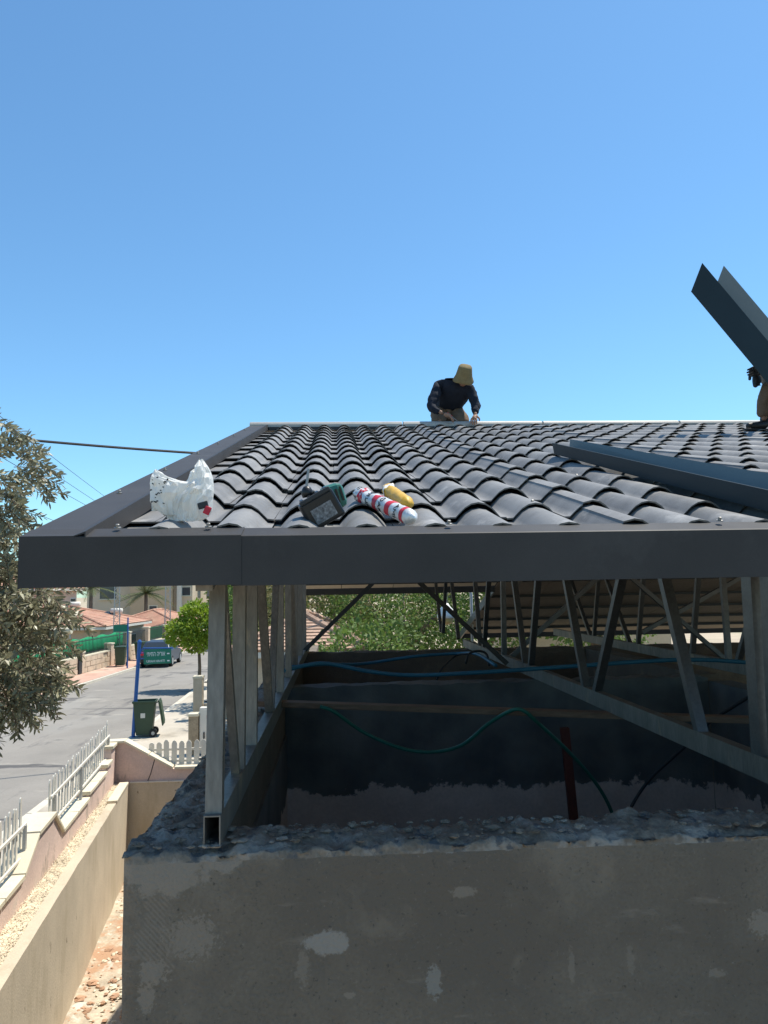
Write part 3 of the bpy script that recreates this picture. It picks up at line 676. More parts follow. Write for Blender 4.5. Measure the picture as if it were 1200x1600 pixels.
w2 = webs_px(A2, [((1097, 1142), (1037, 900)), ((932, 1091), (972, 900)), ((917, 1086), (884, 900)), ((822, 1058), (803, 903)), ((830, 1059), (841, 903)), ((788, 1032), (786, 903)), ((757, 1031), (764, 903)), ((751, 1029), (742, 903)), ((717, 1018), (705, 903)), ((693, 1010), (697, 903)), ((690, 1008), (680, 903))])
q = Ha(1190, 1172, A2); w2 += [(q.y, ZB+.02, Ha(1174, 900, A2).y, 0, .05, .075), (q.y-.12, ZB+.02, q.y-.14, 0, .05, .06)]
truss(A2, 'galvanised truss crossing the open room diagonally in view, its chord rising to the left', .6, 8.0, ZB, w2, wm=galv_d)
A3 = 4.25
w3 = webs_px(A3, [((928, 1008), (935, 903)), ((925, 1008), (899, 926)), ((987, 1020), (947, 903)), ((997, 1020), (1005, 903)), ((1081, 1028), (1091, 900)), ((1139, 1034), (1129, 900)), ((1150, 1036), (1190, 900))], .045, .04)
truss(A3, 'farthest galvanised truss in front of the cream ceiling panels on the right', .8, 9.5, ZB+.03, w3, bt=12, wm=galv_d)
def brace(label, p, q, w_=.045, mt=galv_d):
    o = MB().bar(Vector((0, 0, 0)), q-p, w_, w_*.8).build('brace_bar', mt); o.location = p
    tag(o, label, 'brace', 'steel brace bars between the trusses')
brace('thin brace bar rising right from the left truss against the trees', Py(452, 1040, 9.0), Py(600, 894, 9.0), .06, iron)
brace('thin brace bar sloping down right in front of the street lamp', Py(640, 896, 6.6), Py(792, 1037, 6.6), .05, iron)
brace('dark brace bar sloping down right behind the middle truss', Py(975, 893, 7.0), Py(1133, 1030, 7.0))
brace('dark brace bar rising right across the cream ceiling panels', Py(1003, 988, 9.5), Py(1190, 884, 9.5), .06)
brace('brace bar rising right from the middle truss beside the ceiling panels', Py(792, 1032, 8.6), Py(940, 897, 8.6), .06)

# hoses, board and post in the open room
def hose(name, label, cat, pts, r, mt, grp=None):
    P = catmull(pts, 8); o = MB().shift((0, 0, 0)).tube([p-P[0] for p in P], r, 8).build(name, mt, smooth=True); o.location = P[0]; return tag(o, label, cat, grp)
hose('water_pipe', 'thick blue water pipe strung across the open room', 'pipe', [Py(u, v, y) for u, v, y in ((440, 1049, 6.2), (476, 1040, 6.3), (512, 1037, 6.4), (576, 1049, 6.4), (645, 1055, 6.4), (760, 1050, 6.3), (893, 1041, 6.3), (1058, 1031, 6.3), (1165, 1035, 6.3), (1230, 1046, 6.3))], .017, hose_b)
hose('water_pipe', 'thinner blue pipe behind, rising to the middle truss', 'pipe', [Py(u, v, y) for u, v, y in ((456, 1042, 7.0), (510, 1038, 7.6), (568, 1037, 8), (645, 1026, 8), (714, 1021, 8), (745, 1022, 7.6), (775, 1040, 7.0))], .016, hose_b)
hose('garden_hose', 'green hose draped over the brown board and hanging in a loop', 'hose', [Py(u, v, y) for u, v, y in ((500, 1104, 5.0), (522, 1112, 5.0), (568, 1144, 5.1), (626, 1169, 5.1), (676, 1175, 5.1), (722, 1164, 5.0), (763, 1131, 4.9), (797, 1111, 4.78), (817, 1110, 4.74), (840, 1129, 4.8), (893, 1179, 5.1), (932, 1225, 5.3), (955, 1267, 5.4), (965, 1310, 5.5))], .012, hose_g)
hose('black_hose', 'black hose slanting up right toward the third truss', 'hose', [Py(u, v, y) for u, v, y in ((975, 1290, 5.6), (985, 1263, 5.6), (1016, 1217, 5.6), (1074, 1163, 5.5), (1108, 1129, 5.4), (1173, 1087, 5.2), (1230, 1050, 5.1))], .012, hose_k)
hose('black_hose', 'short black hose arching over the far end of the middle truss', 'hose', [Py(u, v, y) for u, v, y in ((728, 1036, 7.2), (733, 1022, 7.3), (747, 1017, 7.3), (760, 1022, 7.3), (764, 1040, 7.2))], .011, hose_k)
hose('black_hose', 'black hose bowing down left from the blue pipes', 'hose', [Py(u, v, y) for u, v, y in ((682, 1064, 7.4), (690, 1046, 7.4), (712, 1025, 7.6), (735, 1021, 7.5))], .009, hose_k)
p, q = Py(401, 1098, 5.15), Py(1185, 1125, 4.72)
o = MB().bar(Vector((0, 0, 0)), q-p, .10, .035).build('wooden_board', wood_m, bevel=.003); o.location = p; tag(o, 'long brown board laid across the open room from parapet to parapet', 'board')
p = Py(901, 1290, 6.35); o = MB().bar(Vector((0, 0, -.3)), Py(882, 1137, 6.35)-p, .07, .05, (0, 1, 0)).build('timber_post', redpost, bevel=.004); o.location = p; tag(o, 'short dark red post leaning against the bitumen wall', 'post')

# ================================================================== STREET
def bin_thing(label, at, rz, s=1.0, lid_open=False, wheels=True):
    t = thing('wheeled_bin', label, 'bin', at, rz, 'green wheeled rubbish bins on the street')
    mb = MB()
    def ring(wx, wy, z, oy=0): return [Vector((x*wx/2, y*wy/2+oy, z)) for x, y in ((-1, -1), (1, -1), (1, 1), (-1, 1))]
    rs = ring(.40, .46, .06)+ring(.47, .56, .62)+ring(.50, .62, .94)+ring(.55, .68, .945)+ring(.55, .68, 1.0)+ring(.50, .62, 1.0)+ring(.44, .5, .5)
    fs = [(3, 2, 1, 0)]
    for k in range(6):
        for i in range(4): fs.append((4*k+i, 4*k+(i+1) % 4, 4*k+4+(i+1) % 4, 4*k+4+i))
    fs.append((24, 25, 26, 27)); mb.add(rs, fs); mb.build('body', bin_g, t, bevel=.012)
    lid = MB().box((0, 0, 0), (.57, .72, .035)).box((0, 0, .022), (.47, .6, .03)); 
    lo = lid.build('lid', bin_g, t, bevel=.01)
    if lid_open: lo.location = (0, .48, .66); lo.rotation_euler = (R(-80), 0, 0)
    else: lo.location = (0, .0, 1.02)
    MB().tube([(-.24, .36, .95), (-.24, .42, .98), (.24, .42, .98), (.24, .36, .95)], .016, 8).build('handle', bin_g, t)
    for sx in (-1, 1):
        w_ = MB().lathe([(.04, -.03), (.10, -.03), (.11, -.015), (.11, .015), (.10, .03), (.04, .03)], (0, 0, 0), 18).build('wheel', rubber, t); w_.location = (sx*.255, .27, .11); w_.rotation_euler = (0, R(90), 0)
        MB().lathe([(.012, -.034), (.05, -.034), (.05, .034), (.012, .034)], (0, 0, 0), 12).build('hub', galv_w, w_)
    return t
t = bin_thing('large green bin with its lid hanging open beside the leaning blue pole', (0, 0, 0), 0, lid_open=True)
p = Pz(226, 1150, ZP-ZC); t.location = p; t.rotation_euler = (0, 0, R(-80)); t.scale = (1.0, 1.0, 1.05)
MB().box((.243, -.03, .60), (.006, .13, .13)).build('sticker', white_p, t)
for u, v, y, r_, lab in ((190, 1038, 45.5, 10, 'green bin with closed lid right beside the gate pillar of the far stone wall'), (209, 1028, 49.5, -15, 'green bin behind the slim upright blue post on the far pavement')):
    q = bin_thing(lab, (-15.55 if u < 200 else -15.6, y, ZP), R(r_), lid_open=False); q.scale = (1.15, 1.15, 1.1)
# leaning street sign
pb = Pz(208, 1152, ZP-ZC); pt = Py(218, 1003, pb.y-.05)
t = thing('street_sign', 'green street name sign on a leaning blue pole by the near kerb', 'sign', pb)
mb = MB(); mb.tube([Vector((0, 0, 0)), pt-pb], .055, 12); mb.build('pole', blue_pole, t, smooth=False)
mb = MB(); mb.lathe([(.06, -.05), (.065, 0), (.045, .05), (.0, .07)], pt-pb, 12); mb.build('pole_cap', blue_pole, t)
a0 = Py(221, 1013, pb.y)-pb; a1 = Py(270, 1012.5, pb.y)-pb; a00 = Py(217, 1024, pb.y)-pb
MB().tube([a00, a0+Vector((0, 0, -.06)), a0+Vector((.05, 0, 0)), a1], .022, 8).build('arm', blue_pole, t)
for vv in (1021, 1030): MB().tube([Py(215, vv, pb.y)-pb, Py(226, vv-1, pb.y)-pb], .014, 8).build('bracket', blue_pole, t)
c = (Py(224.5, 1014, pb.y)+Py(267.5, 1037.5, pb.y))/2-pb; wS = (Py(267.5, 1025, pb.y)-Py(224.5, 1025, pb.y)).length; hS = (Py(246, 1014, pb.y)-Py(246, 1037, pb.y)).length
pl = MB().box((0, 0, 0), (wS, .02, hS)).build('sign_plate', sign_g, t, bevel=.006); pl.location = c; pl.rotation_euler = (0, R(-1.5), 0)
lt = mat('sign_white', (.78, .80, .78), .5, .02, 3, 0, 50)
heb = '\u05d9\u05ea\u05d9\u05d7\u05d4 \u05d4\u05d9\u05e8\u05d5\u05d0'
for body, size, z, x in ((heb, .195, .075, -.04), ('URIAH HAHITI', .098, -.135, -.05)):
    o = link('lettering', text_mesh(body, size, lt), pl); o.location = (x, -.0125, z); o.rotation_euler = (R(90), 0, 0)
    bb = [v.co.x for v in o.data.vertices]; ww = max(bb)-min(bb); o.scale = (min(1.3, wS*.66/ww), 1, 1)
for z in (.075, -.135): MB().box((wS*.40, -.0125, z), (.07, .003, .035)).build('lettering', lt, pl)
# slim upright blue post across the road
t = thing('sign_post', 'slim upright blue post with a small dark green plate on the far pavement', 'sign', Vector((-14.75, 44.3, ZP)))
MB().tube([(0, 0, 0), (0, 0, 2.85)], .045, 8).build('pole', blue_pole, t); MB().box((-.42, 0, 2.25), (.8, .03, .4)).build('sign_plate', sign_g, t)
# parked car
def car(at, rz):
    t = thing('parked_car', 'dark blue parked car half hidden behind the green street sign', 'car', at, rz)
    W_ = .88
    # side profile (y along, z), x is width; front towards +y
    body = [(-2.0, .35), (-2.05, .75), (-1.98, 1.0), (-1.2, 1.02), (.7, .98), (1.6, .86), (2.0, .72), (2.05, .40), (1.9, .28), (-1.85, .28)]
    mb = MB()
    def loft(prof, ws):
        n = len(prof); vs = []
        for x_f in (-1, -.92, .92, 1):
            for (y, z) in prof: vs.append(((x_f)*ws, y*(.985 if abs(x_f) == 1 else 1), z if abs(x_f) < 1 else z*.97+.01))
        fs = [tuple(range(n))[::-1], tuple(range(3*n, 4*n))]
        for k in range(3):
            for i in range(n): fs.append((k*n+i, k*n+(i+1) % n, (k+1)*n+(i+1) % n, (k+1)*n+i))
        mb.add(vs, fs)
    loft(body, W_); mb.build('body', car_m, t, smooth=False, bevel=.04)
    cab = [(-1.85, 1.0), (-1.45, 1.47), (.15, 1.50), (1.0, .97)]; vs = []
    for sx in (-1, 1):
        for (y, z) in cab: vs.append((sx*(W_*.95 if z < 1.1 else W_*.74), y, z))
    MB().add(vs, [(0, 1, 2, 3), (7, 6, 5, 4), (0, 4, 5, 1), (1, 5, 6, 2), (2, 6, 7, 3), (3, 7, 4, 0)]).build('roof', car_m, t, bevel=.04)
    MB().add([(-.60, -1.86, 1.06), (.60, -1.86, 1.06), (.54, -1.55, 1.41), (-.54, -1.55, 1.41)], [(0, 1, 2, 3)]).build('rear_window', glass_m, t)
    MB().add([(-.66, .98, 1.03), (.66, .98, 1.03), (.55, .28, 1.45), (-.55, .28, 1.45)], [(0, 1, 2, 3)]).build('windscreen', glass_m, t)
    for sx in (-1, 1):
        for y0, y1, y2, y3 in ((-1.45, -.55, -.55, -1.25), (-.48, .72, .18, -.48)):
            def sxp(y, z): return (sx*(W_*.95+(W_*.74-W_*.95)*(z-1.0)/.47+.006), y, z)
            MB().add([sxp(y0, 1.07), sxp(y1, 1.07), sxp(y2, 1.42), sxp(y3, 1.42)], [(0, 1, 2, 3)]).build('side_window', glass_m, t)
        MB().box((sx*.72, -2.03, .82), (.22, .06, .2)).build('tail_light', red_m, t, bevel=.02)
        MB().box((sx*.66, 2.0, .66), (.3, .08, .14)).build('headlight', lampw, t, bevel=.02)
        MB().box((sx*.97, .55, 1.05), (.18, .1, .12)).build('mirror', car_m, t, bevel=.02)
        for y in (-1.25, 1.3):
            w_ = MB().lathe([(.2, -.1), (.30, -.1), (.32, -.07), (.32, .07), (.30, .1), (.2, .1)], (0, 0, 0), 20).build('wheel', rubber, t); w_.location = (sx*.80, y, .32); w_.rotation_euler = (0, R(90), 0)
            MB().lathe([(.03, -.104), (.2, -.104), (.2, .104), (.03, .104)], (0, 0, 0), 16).build('rim', galv_w, w_)
    MB().box((0, -2.05, .42), (1.6, .08, .18)).build('bumper', black_m, t, bevel=.02); MB().box((0, -2.07, .66), (.5, .02, .12)).build('number_plate', yellow_m, t)
    return t
car(Vector((-13.7, 47.4, ZR)), R(5))
# street tree, pillar, cabinet
def leaf_cloud(lobes, n, ls, shell=.55, elong=1.8, seed=1, droop=.0, up=.4):
    rg = random.Random(seed); mb = MB(); vs, fs = [], []
    vol = [l[1].x*l[1].y*l[1].z for l in lobes]; tot = sum(vol)
    for (c, r_), vl in zip(lobes, vol):
        for i in range(int(n*vl/tot)):
            z = rg.uniform(-1, 1); a = rg.uniform(0, 6.2832); s_ = math.sqrt(1-z*z); d = Vector((s_*math.cos(a), s_*math.sin(a), z))
            rad = shell+(1-shell)*rg.random()**.6; rad *= 1+.28*noise.noise(d*2.6+c*3)
            p = c+Vector((d.x*r_.x, d.y*r_.y, d.z*r_.z))*rad
            if noise.noise(p*(1.6/max(.3, r_.x)))*1.0 < -.22: continue
            ax = (d+Vector((rg.uniform(-.8, .8), rg.uniform(-.8, .8), rg.uniform(-.8, .8)-droop))).normalized()
            nr = (Vector((rg.uniform(-.6, .6), rg.uniform(-.6, .6), up))+d*.6).normalized(); sd = ax.cross(nr).normalized(); k = ls*rg.uniform(.6, 1.3)
            o = len(vs); vs += [p, p+ax*k*.5+sd*k*.5/elong, p+ax*k, p+ax*k*.5-sd*k*.5/elong]; fs.append((o, o+1, o+2, o+3))
    mb.v = vs; mb.f = fs; return mb
def tree(name, label, base, h_trunk, lobes, n, ls, lm, seed, tr=.1, branches=True, cat='tree', group=None, **kw):
    t = thing(name, label, cat, base, 0, group)
    mb = MB(); top = Vector((rnd(-.05, .05), 0, h_trunk)); mb.tube([(0, 0, -.3), (0, 0, .2), top*.55+Vector((.03, 0, 0)), top], [tr*1.25, tr, tr*.85, tr*.75], 10)
    if branches:
        for c, r_ in lobes: mb.tube([top-Vector((0, 0, .1)), (top+c)/2+Vector((0, 0, -.1*r_.z)), c], [tr*.6, tr*.4, tr*.12], 7)
    mb.build('trunk', bark, t, smooth=True)
    me = leaf_cloud(lobes, n, ls, seed=seed, **kw); o = link('crown', None) if False else None
    m2 = bpy.data.meshes.new('crown'); m2.from_pydata([tuple(v) for v in me.v], [], me.f); m2.materials.append(lm); link('crown', m2, t)
    return t
V = Vector
base = Pz(311, 1074, ZP-ZC)
tree('street_tree', 'round bright green street tree standing on the near pavement', base, 1.6,
     [(V((.1, 0, 2.75)), V((1.1, 1.1, .9))), (V((-.78, .1, 2.42)), V((.8, .8, .66))), (V((.85, .1, 2.25)), V((.75, .7, .66))), (V((.15, -.5, 2.05)), V((.75, .6, .5))), (V((-.15, .2, 3.3)), V((.75, .75, .5))), (V((.8, 0, 2.95)), V((.6, .6, .5)))], 8500, .17, ficus_l, 3, tr=.085)
# pillar with iron fence, white cabinet
pp = Py(310, 1105, 26.2); pp.z = ZP
t = thing('gate_pillar', 'beige plastered gate pillar in front of the round street tree', 'pillar', pp, TH)
MB().box((0, 0, .68), (.30, .34, 1.36)).build('shaft', beigew, t, bevel=.015); MB().box((0, 0, 1.40), (.34, .38, .08)).build('cap', cream, t, bevel=.01)
t = thing('iron_fence', 'dark iron scroll fence right of the beige gate pillar', 'fence', pp+V((.18, .05, 0)), TH)
MB().box((1.2, 0, .25), (2.4, .2, .5)).build('plinth', beigew, t)
for z in (.58, 1.22): MB().bar((0, 0, z), (2.4, 0, z), .03, .04).build('rail', iron, t)
for i in range(12): MB().bar((.1+i*.2, 0, .5), (.1+i*.2, 0, 1.3), .018, .018, (0, 1, 0)).build('bar', iron, t)
for i in range(5):
    P = [V((.3+i*.44+.15*math.cos(a*.5)*(1-a/16), .015, .9+.2*math.sin(a*.5)*(1-a/16))) for a in range(14)]; MB().tube(P, .012, 5).build('scroll', iron, t)
cp = Py(325, 1140, 20.6); cp.z = ZP
t = thing('utility_cabinet', 'white electricity cabinet with red marks and a black handle', 'cabinet', cp, TH)
MB().box((0, .12, .62), (.44, .26, 1.18)).build('case', white_p, t, bevel=.012); MB().box((0, -.018, .64), (.38, .012, 1.05)).build('door', white_p, t, bevel=.004)
MB().box((-.10, -.035, .50), (.035, .03, .17)).build('handle', black_m, t, bevel=.006)
for i, (x, w_) in enumerate(((-.02, .03), (.03, .02), (.07, .03))): MB().box((x, -.0255, .98), (w_, .003, .07)).build('lettering', red_m, t)
for i in range(5): chunk_mb = MB(); chunk(chunk_mb, (rnd(-.1, .1), .12, 1.235), .05, .8); chunk_mb.build('stone', cream, t)
t = thing('stone_pier', 'low weathered beige pier left of the white electricity cabinet', 'pier', cp+V((-.38, .1, 0)), TH)
MB().box((0, 0, .5), (.26, .34, 1.0)).build('shaft', mat('weathered_stone', (.34, .27, .18), .95, .25, 4, .5, 25), t, bevel=.015); MB().box((0, 0, 1.03), (.29, .37, .07)).build('cap', cream, t, bevel=.01)

# ------------------------------------------------------------------ far side of the street: stone wall, fence, houses
XW = -16.3
sw = thing('stone_wall', 'long low stone block wall with pillars along the far pavement', 'wall', (XW, 45, ZP))
MB().box((-.2, 12, .42), (.24, 70, .84)).build('core', mat('mortar', (.45, .38, .28), .95, .1, 3, .2, 30), sw)
bl = [MB().box((0, 0, 0), (.06, l-.03, .255)).mesh('stone', stone_w) for l in (.9, 1.2, .7)]
for r_ in range(3):
    y = -9.0+rnd(0, .5)
    while y < 24:
        k = random.randrange(3); l = (.9, 1.2, .7)[k]
        if not (-.1 < y < .0): o = link('stone', bl[k], sw); o.location = (-.06+rnd(-.012, .012), y+l/2, .14+.283*r_); o.rotation_euler = (0, 0, rnd(-.01, .01))
        y += l
for i in range(24): MB().box((-.2, -9+1.4*i+.7, .875), (.34, 1.38, .07)).build('coping_stone', cream, sw)
for y, w_, h_ in ((-3.2, .35, 1.1), (1.2, .5, 1.25), (4.4, .4, 1.75), (8.3, .4, 1.85), (13.0, .4, 1.8), (18.0, .4, 1.8)):
    MB().box((-.18, y, h_/2), (.42, w_, h_)).build('pillar', stone_w, sw, bevel=.02); MB().box((-.18, y, h_+.03), (.48, w_+.06, .07)).build('pillar_cap', cream, sw)
MB().box((.02, -3.62, .55), (.06, .4, 1.05)).build('gate', iron, sw)
fn_t = thing('iron_fence', 'long dark iron fence on top of the far stone wall', 'fence', (XW-.2, 45, ZP+.9))
for z in (.1, .78): MB().bar((0, -9, z), (0, 24, z), .03, .04).build('rail', iron, fn_t)
ib = MB().bar((0, 0, 0), (0, 0, .85), .022, .022, (0, 1, 0)).mesh('bar', iron)
for i in range(165): o = link('bar', ib, fn_t); o.location = (0, -9+.2*i, .02)
# mesh net hung behind the fence
t = thing('shade_net', 'bright green shade net hung behind the iron fence before the red roofed house', 'net', (XW-.75, 45, ZP))
mb = MB(); vs_ = []; n = 60
for i in range(n+1):
    y = -10+17*i/n
    for k, z in enumerate((.7, 1.2, 1.75)): vs_.append((-.04*math.sin(i*1.3)-.03*k, y, z+.05*math.sin(i*.8)*(k == 2)))
mb.add(vs_, [(i*3+k, (i+1)*3+k, (i+1)*3+k+1, i*3+k+1) for i in range(n) for k in range(2)]); o = mb.build('net_sheet', grass_net, t, smooth=True); o.modifiers.new('thick', 'SOLIDIFY').thickness = .01
for i in range(6): MB().tube([(-.06, -10+3.4*i, 0), (-.06, -10+3.4*i, 1.8)], .03, 6).build('stake', iron, t)
t = thing('shade_net', 'darker green net strip hung farther along behind the iron fence', 'net', (XW-.75, 62, ZP))
mb = MB(); mb.add([(0, -7, .5), (0, 12, .5), (0, 12, 1.75), (0, -7, 1.75)], [(0, 1, 2, 3)]); o = mb.build('net_sheet', mat('dark_green_net', (.02, .13, .06), .8, .15, 2, .1, 20), t); o.modifiers.new('thick', 'SOLIDIFY').thickness = .01

def hip_house(name, label, x0, x1, y0, y1, z0, ze, zrg, wm, rm, ov=.5, gable=False, wins=(), rows=16):
    t = thing(name, label, 'house', V(((x0+x1)/2, (y0+y1)/2, z0)))
    cx, cy = (x1-x0)/2, (y1-y0)/2; hz = ze-z0
    MB().box((0, 0, hz/2), (2*cx, 2*cy, hz)).build('wall', wm, t)
    ox, oy = cx+ov, cy+ov; lx = cx > cy; k = min(ox, oy)*(0.0 if gable else 1.0)
    if lx: rg_ = [V((-ox+k, 0, zrg-z0)), V((ox-k, 0, zrg-z0))]
    else: rg_ = [V((0, -oy+k, zrg-z0)), V((0, oy-k, zrg-z0))]
    c = [V((-ox, -oy, hz)), V((ox, -oy, hz)), V((ox, oy, hz)), V((-ox, oy, hz))]
    if lx: fc = [[c[0], c[1], rg_[1], rg_[0]], [c[2], c[3], rg_[0], rg_[1]], [c[1], c[2], rg_[1]], [c[3], c[0], rg_[0]]]
    else: fc = [[c[1], c[2], rg_[1], rg_[0]], [c[3], c[0], rg_[0], rg_[1]], [c[0], c[1], rg_[0]], [c[2], c[3], rg_[1]]]
    body = MB()
    for f in fc: body.add(f, [tuple(range(len(f)))])
    body.add(c, [(0, 1, 2, 3)]); ro = body.build('roof', rm, t)
    # tile courses
    for fi, f in enumerate(fc):
        mb = MB(); e0, e1 = f[0], f[1]; t0, t1 = (f[3], f[2]) if len(f) == 4 else (f[2], f[2]); nn = (e1-e0).cross(t0-e0).normalized()
        if nn.z < 0: nn = -nn
        up_ = .035
        for r_ in range(rows):
            f0, f1 = r_/rows, (r_+1)/rows; a, b = e0.lerp(t0, f0), e1.lerp(t1, f0); a2, b2 = e0.lerp(t0, f1), e1.lerp(t1, f1)
            mb.add([a+nn*(up_+.03), b+nn*(up_+.03), b2+nn*up_, a2+nn*up_, a+nn*.004, b+nn*.004], [(0, 1, 2, 3), (4, 5, 1, 0)])
        mb.build('tile_course', rm, ro, kind='stuff')
    if not gable:
        for a in c:
            q = min(rg_, key=lambda r__: (r__-a).length); MB().tube([a+V((0, 0, .06)), q+V((0, 0, .08))], .09, 6).build('hip_tile', rm, ro)
    MB().tube([rg_[0]+V((0, 0, .08)), rg_[1]+V((0, 0, .08))], .1, 6).build('ridge_tile', rm, ro)
    MB().box((0, -oy+.02, hz-.1), (2*ox, .06, .16)).build('fascia', white_p, t); MB().box((ox-.02, 0, hz-.1), (.06, 2*oy-.2, .16)).build('fascia', white_p, t)
    for side, s, z, w_, h_ in wins:
        f = MB(); 
        if side == 'f': o = MB().box((s, -cy-.01, z), (w_, .05, h_)).build('window', white_p, t); MB().box((s, -cy-.03, z), (w_-.14, .04, h_-.14)).build('pane', glass_m, o)
        else: o = MB().box((cx+.01, s, z), (.05, w_, h_)).build('window', white_p, t); MB().box((cx+.03, s, z), (.04, w_-.14, h_-.14)).build('pane', glass_m, o)
    return t
hA = hip_house('red_roof_house', 'low cream house with a wide red tiled hip roof across the road', -31.0, -18.6, 50.5, 59.5, ZC-5.1, ZC-2.15, ZC-.85, house_w, roof_red, wins=(('f', -3.6, 1.6, 1.5, 1.2), ('f', 1.2, 1.6, 1.4, 1.2), ('f', 4.2, 1.6, 1.0, 1.2), ('s', -2, 1.6, 1.2, 1.1), ('s', 2, 1.6, 1.2, 1.1)))
o = MB().box((2.6, -3.9, 4.2), (.5, .5, .7)).build('chimney', house_p, hA)
t = thing('boat_cover', 'pale covered awning frame in front of the low cream house', 'awning', V((-20.7, 48.6, ZG)))
MB().tube([(-1.1, 0, 2.1), (1.0, 0, 2.2)], .22, 10).build('awning_roll', cream, t); [MB().tube([(x, 0, 0), (x, 0, 2.1)], .05, 6).build('leg', galv_w, t) for x in (-1, .9)]
hip_house('red_roof_house', 'second red tiled roof behind the low house to its right', -24.0, -17.6, 66, 75, ZC-5.4, ZC-2.9, ZC-1.6, house_w, roof_red, wins=(('f', -1.5, 1.5, 1.2, 1.1), ('f', 1.5, 1.5, 1.2, 1.1)))
hip_house('pink_house', 'pink house with a steep red gable roof behind the olive tree', -34.0, -25.6, 58.0, 64, ZC-4.8, ZC+.45, ZC+2.2, house_p, roof_red, gable=False, ov=.45, wins=(('f', 2.6, 3.9, 1.2, 1.2), ('f', -1.2, 3.9, 1.2, 1.2), ('f', 2.6, 1.4, 1.2, 1.2), ('s', -2.2, 3.9, 1.1, 1.2), ('s', 2.2, 3.9, 1.1, 1.2)))
hip_house('pink_house', 'pale pink house with a red roof far left, mostly behind the olive leaves', -38, -26, 44, 52, ZC-4.6, ZC-1.2, ZC+.3, house_p, roof_red, wins=(('s', -2.2, 1.9, 1.2, 1.2), ('s', 2.2, 1.9, 1.2, 1.2), ('f', 3.4, 1.9, 1.3, 1.2)))
# apartment block
def block(name, label, x0, x1, y0, y1, z0, z1, wm, wins, cat='building', extra=None, side=()):
    t = thing(name, label, cat, V(((x0+x1)/2, (y0+y1)/2, z0))); cx, cy, hz = (x1-x0)/2, (y1-y0)/2, z1-z0
    MB().box((0, 0, hz/2), (2*cx, 2*cy, hz)).build('wall', wm, t); MB().box((0, 0, hz+.08), (2*cx+.3, 2*cy+.3, .16)).build('parapet', cream, t)
    for s, z, w_, h_ in wins:
        o = MB().box((s, -cy-.01, z), (w_+.16, .06, h_+.16)).build('window', cream, t); MB().box((s, -cy-.03, z), (w_, .05, h_)).build('pane', glass_m, o)
        MB().box((s, -cy-.08, z-h_/2-.12), (w_+.3, .2, .06)).build('sill', cream, o)
    for s, z, w_, h_ in side:
        o = MB().box((cx+.01, s, z), (.06, w_+.16, h_+.16)).build('window', cream, t); MB().box((cx+.03, s, z), (.05, w_, h_)).build('pane', glass_m, o)
    if extra: extra(t, cx, cy, hz)
    return t
def ex(t, cx, cy, hz):
    MB().box((1.6, -cy-.6, hz/2), (4.6, 1.2, hz*.98)).build('bay', mat('house_tan', (.50, .38, .25), .9, .06, .7, .1, 15), t)
    for z in (1.7, 4.6, 7.5): o = MB().box((1.9, -cy-1.21, z), (1.0, .05, 1.0)).build('window', cream, t); MB().box((1.9, -cy-1.24, z), (.8, .05, .8)).build('pane', glass_m, o)
    MB().box((4.6, -cy-.25, hz/2), (.5, .5, hz)).build('drain_column', white_p, t)
block('apartment_block', 'beige two storey apartment block with square windows behind the red roofs', -34, -22.0, 88, 98, ZC-6.5, ZC+5.5, house_w, [(-3.6, 3.0, 1.5, 1.2), (-3.6, 6.6, 1.9, 1.4), (-3.6, 9.6, 1.5, 1.2), (5.3, 3.0, .9, .9), (5.3, 6.6, .9, .9)], extra=ex, side=((-2, 6.4, 1.4, 1.2), (2.5, 6.4, 1.4, 1.2), (-2, 3.2, 1.4, 1.2)))
block('apartment_block', 'grey white apartment block far behind the round street tree', -24.5, -16.5, 112, 122, ZC-6.5, ZC+7.0, mat('house_grey', (.46, .43, .38), .9, .06, .7, .1, 15), [(x, z, 1.3, 1.1) for x in (-2.8, -.5, 2.4) for z in (2.2, 5.2, 8.2, 11.2)])
block('apartment_block', 'tall pale block at the right end of the far houses', -15.2, -10, 100, 108, ZC-6.5, ZC+5.5, house_w, [(x, z, 1.1, 1.1) for x in (-1.4, 1.3) for z in (2.2, 5.2, 8.2)])
# roof clutter: solar water heaters
for x, y, z, lab in ((-19.9, 57.2, ZC-1.75, 'dark solar water heater on the low house roof beside the pylon'), (-22.4, 55.6, ZC-1.2, 'white water tank standing on the low house roof')):
    t = thing('water_heater', lab, 'water heater', V((x, y, z))); t.scale = (.62, .62, .62)
    MB().lathe([(.05, -.7), (.3, -.66), (.3, .66), (.05, .7)], (0, 0, .75), 14, Euler((0, R(90), 0)).to_matrix()).build('tank', white_p, t, smooth=True)
    MB().box((-.9, -.3, .35), (1.6, 1.1, .08), (R(35), 0, 0)).build('collector', glass_m, t)
    [MB().tube([(xx, 0, -.7), (xx, 0, .6)], .03, 6).build('leg', galv_w, t) for xx in (-.5, .5)]
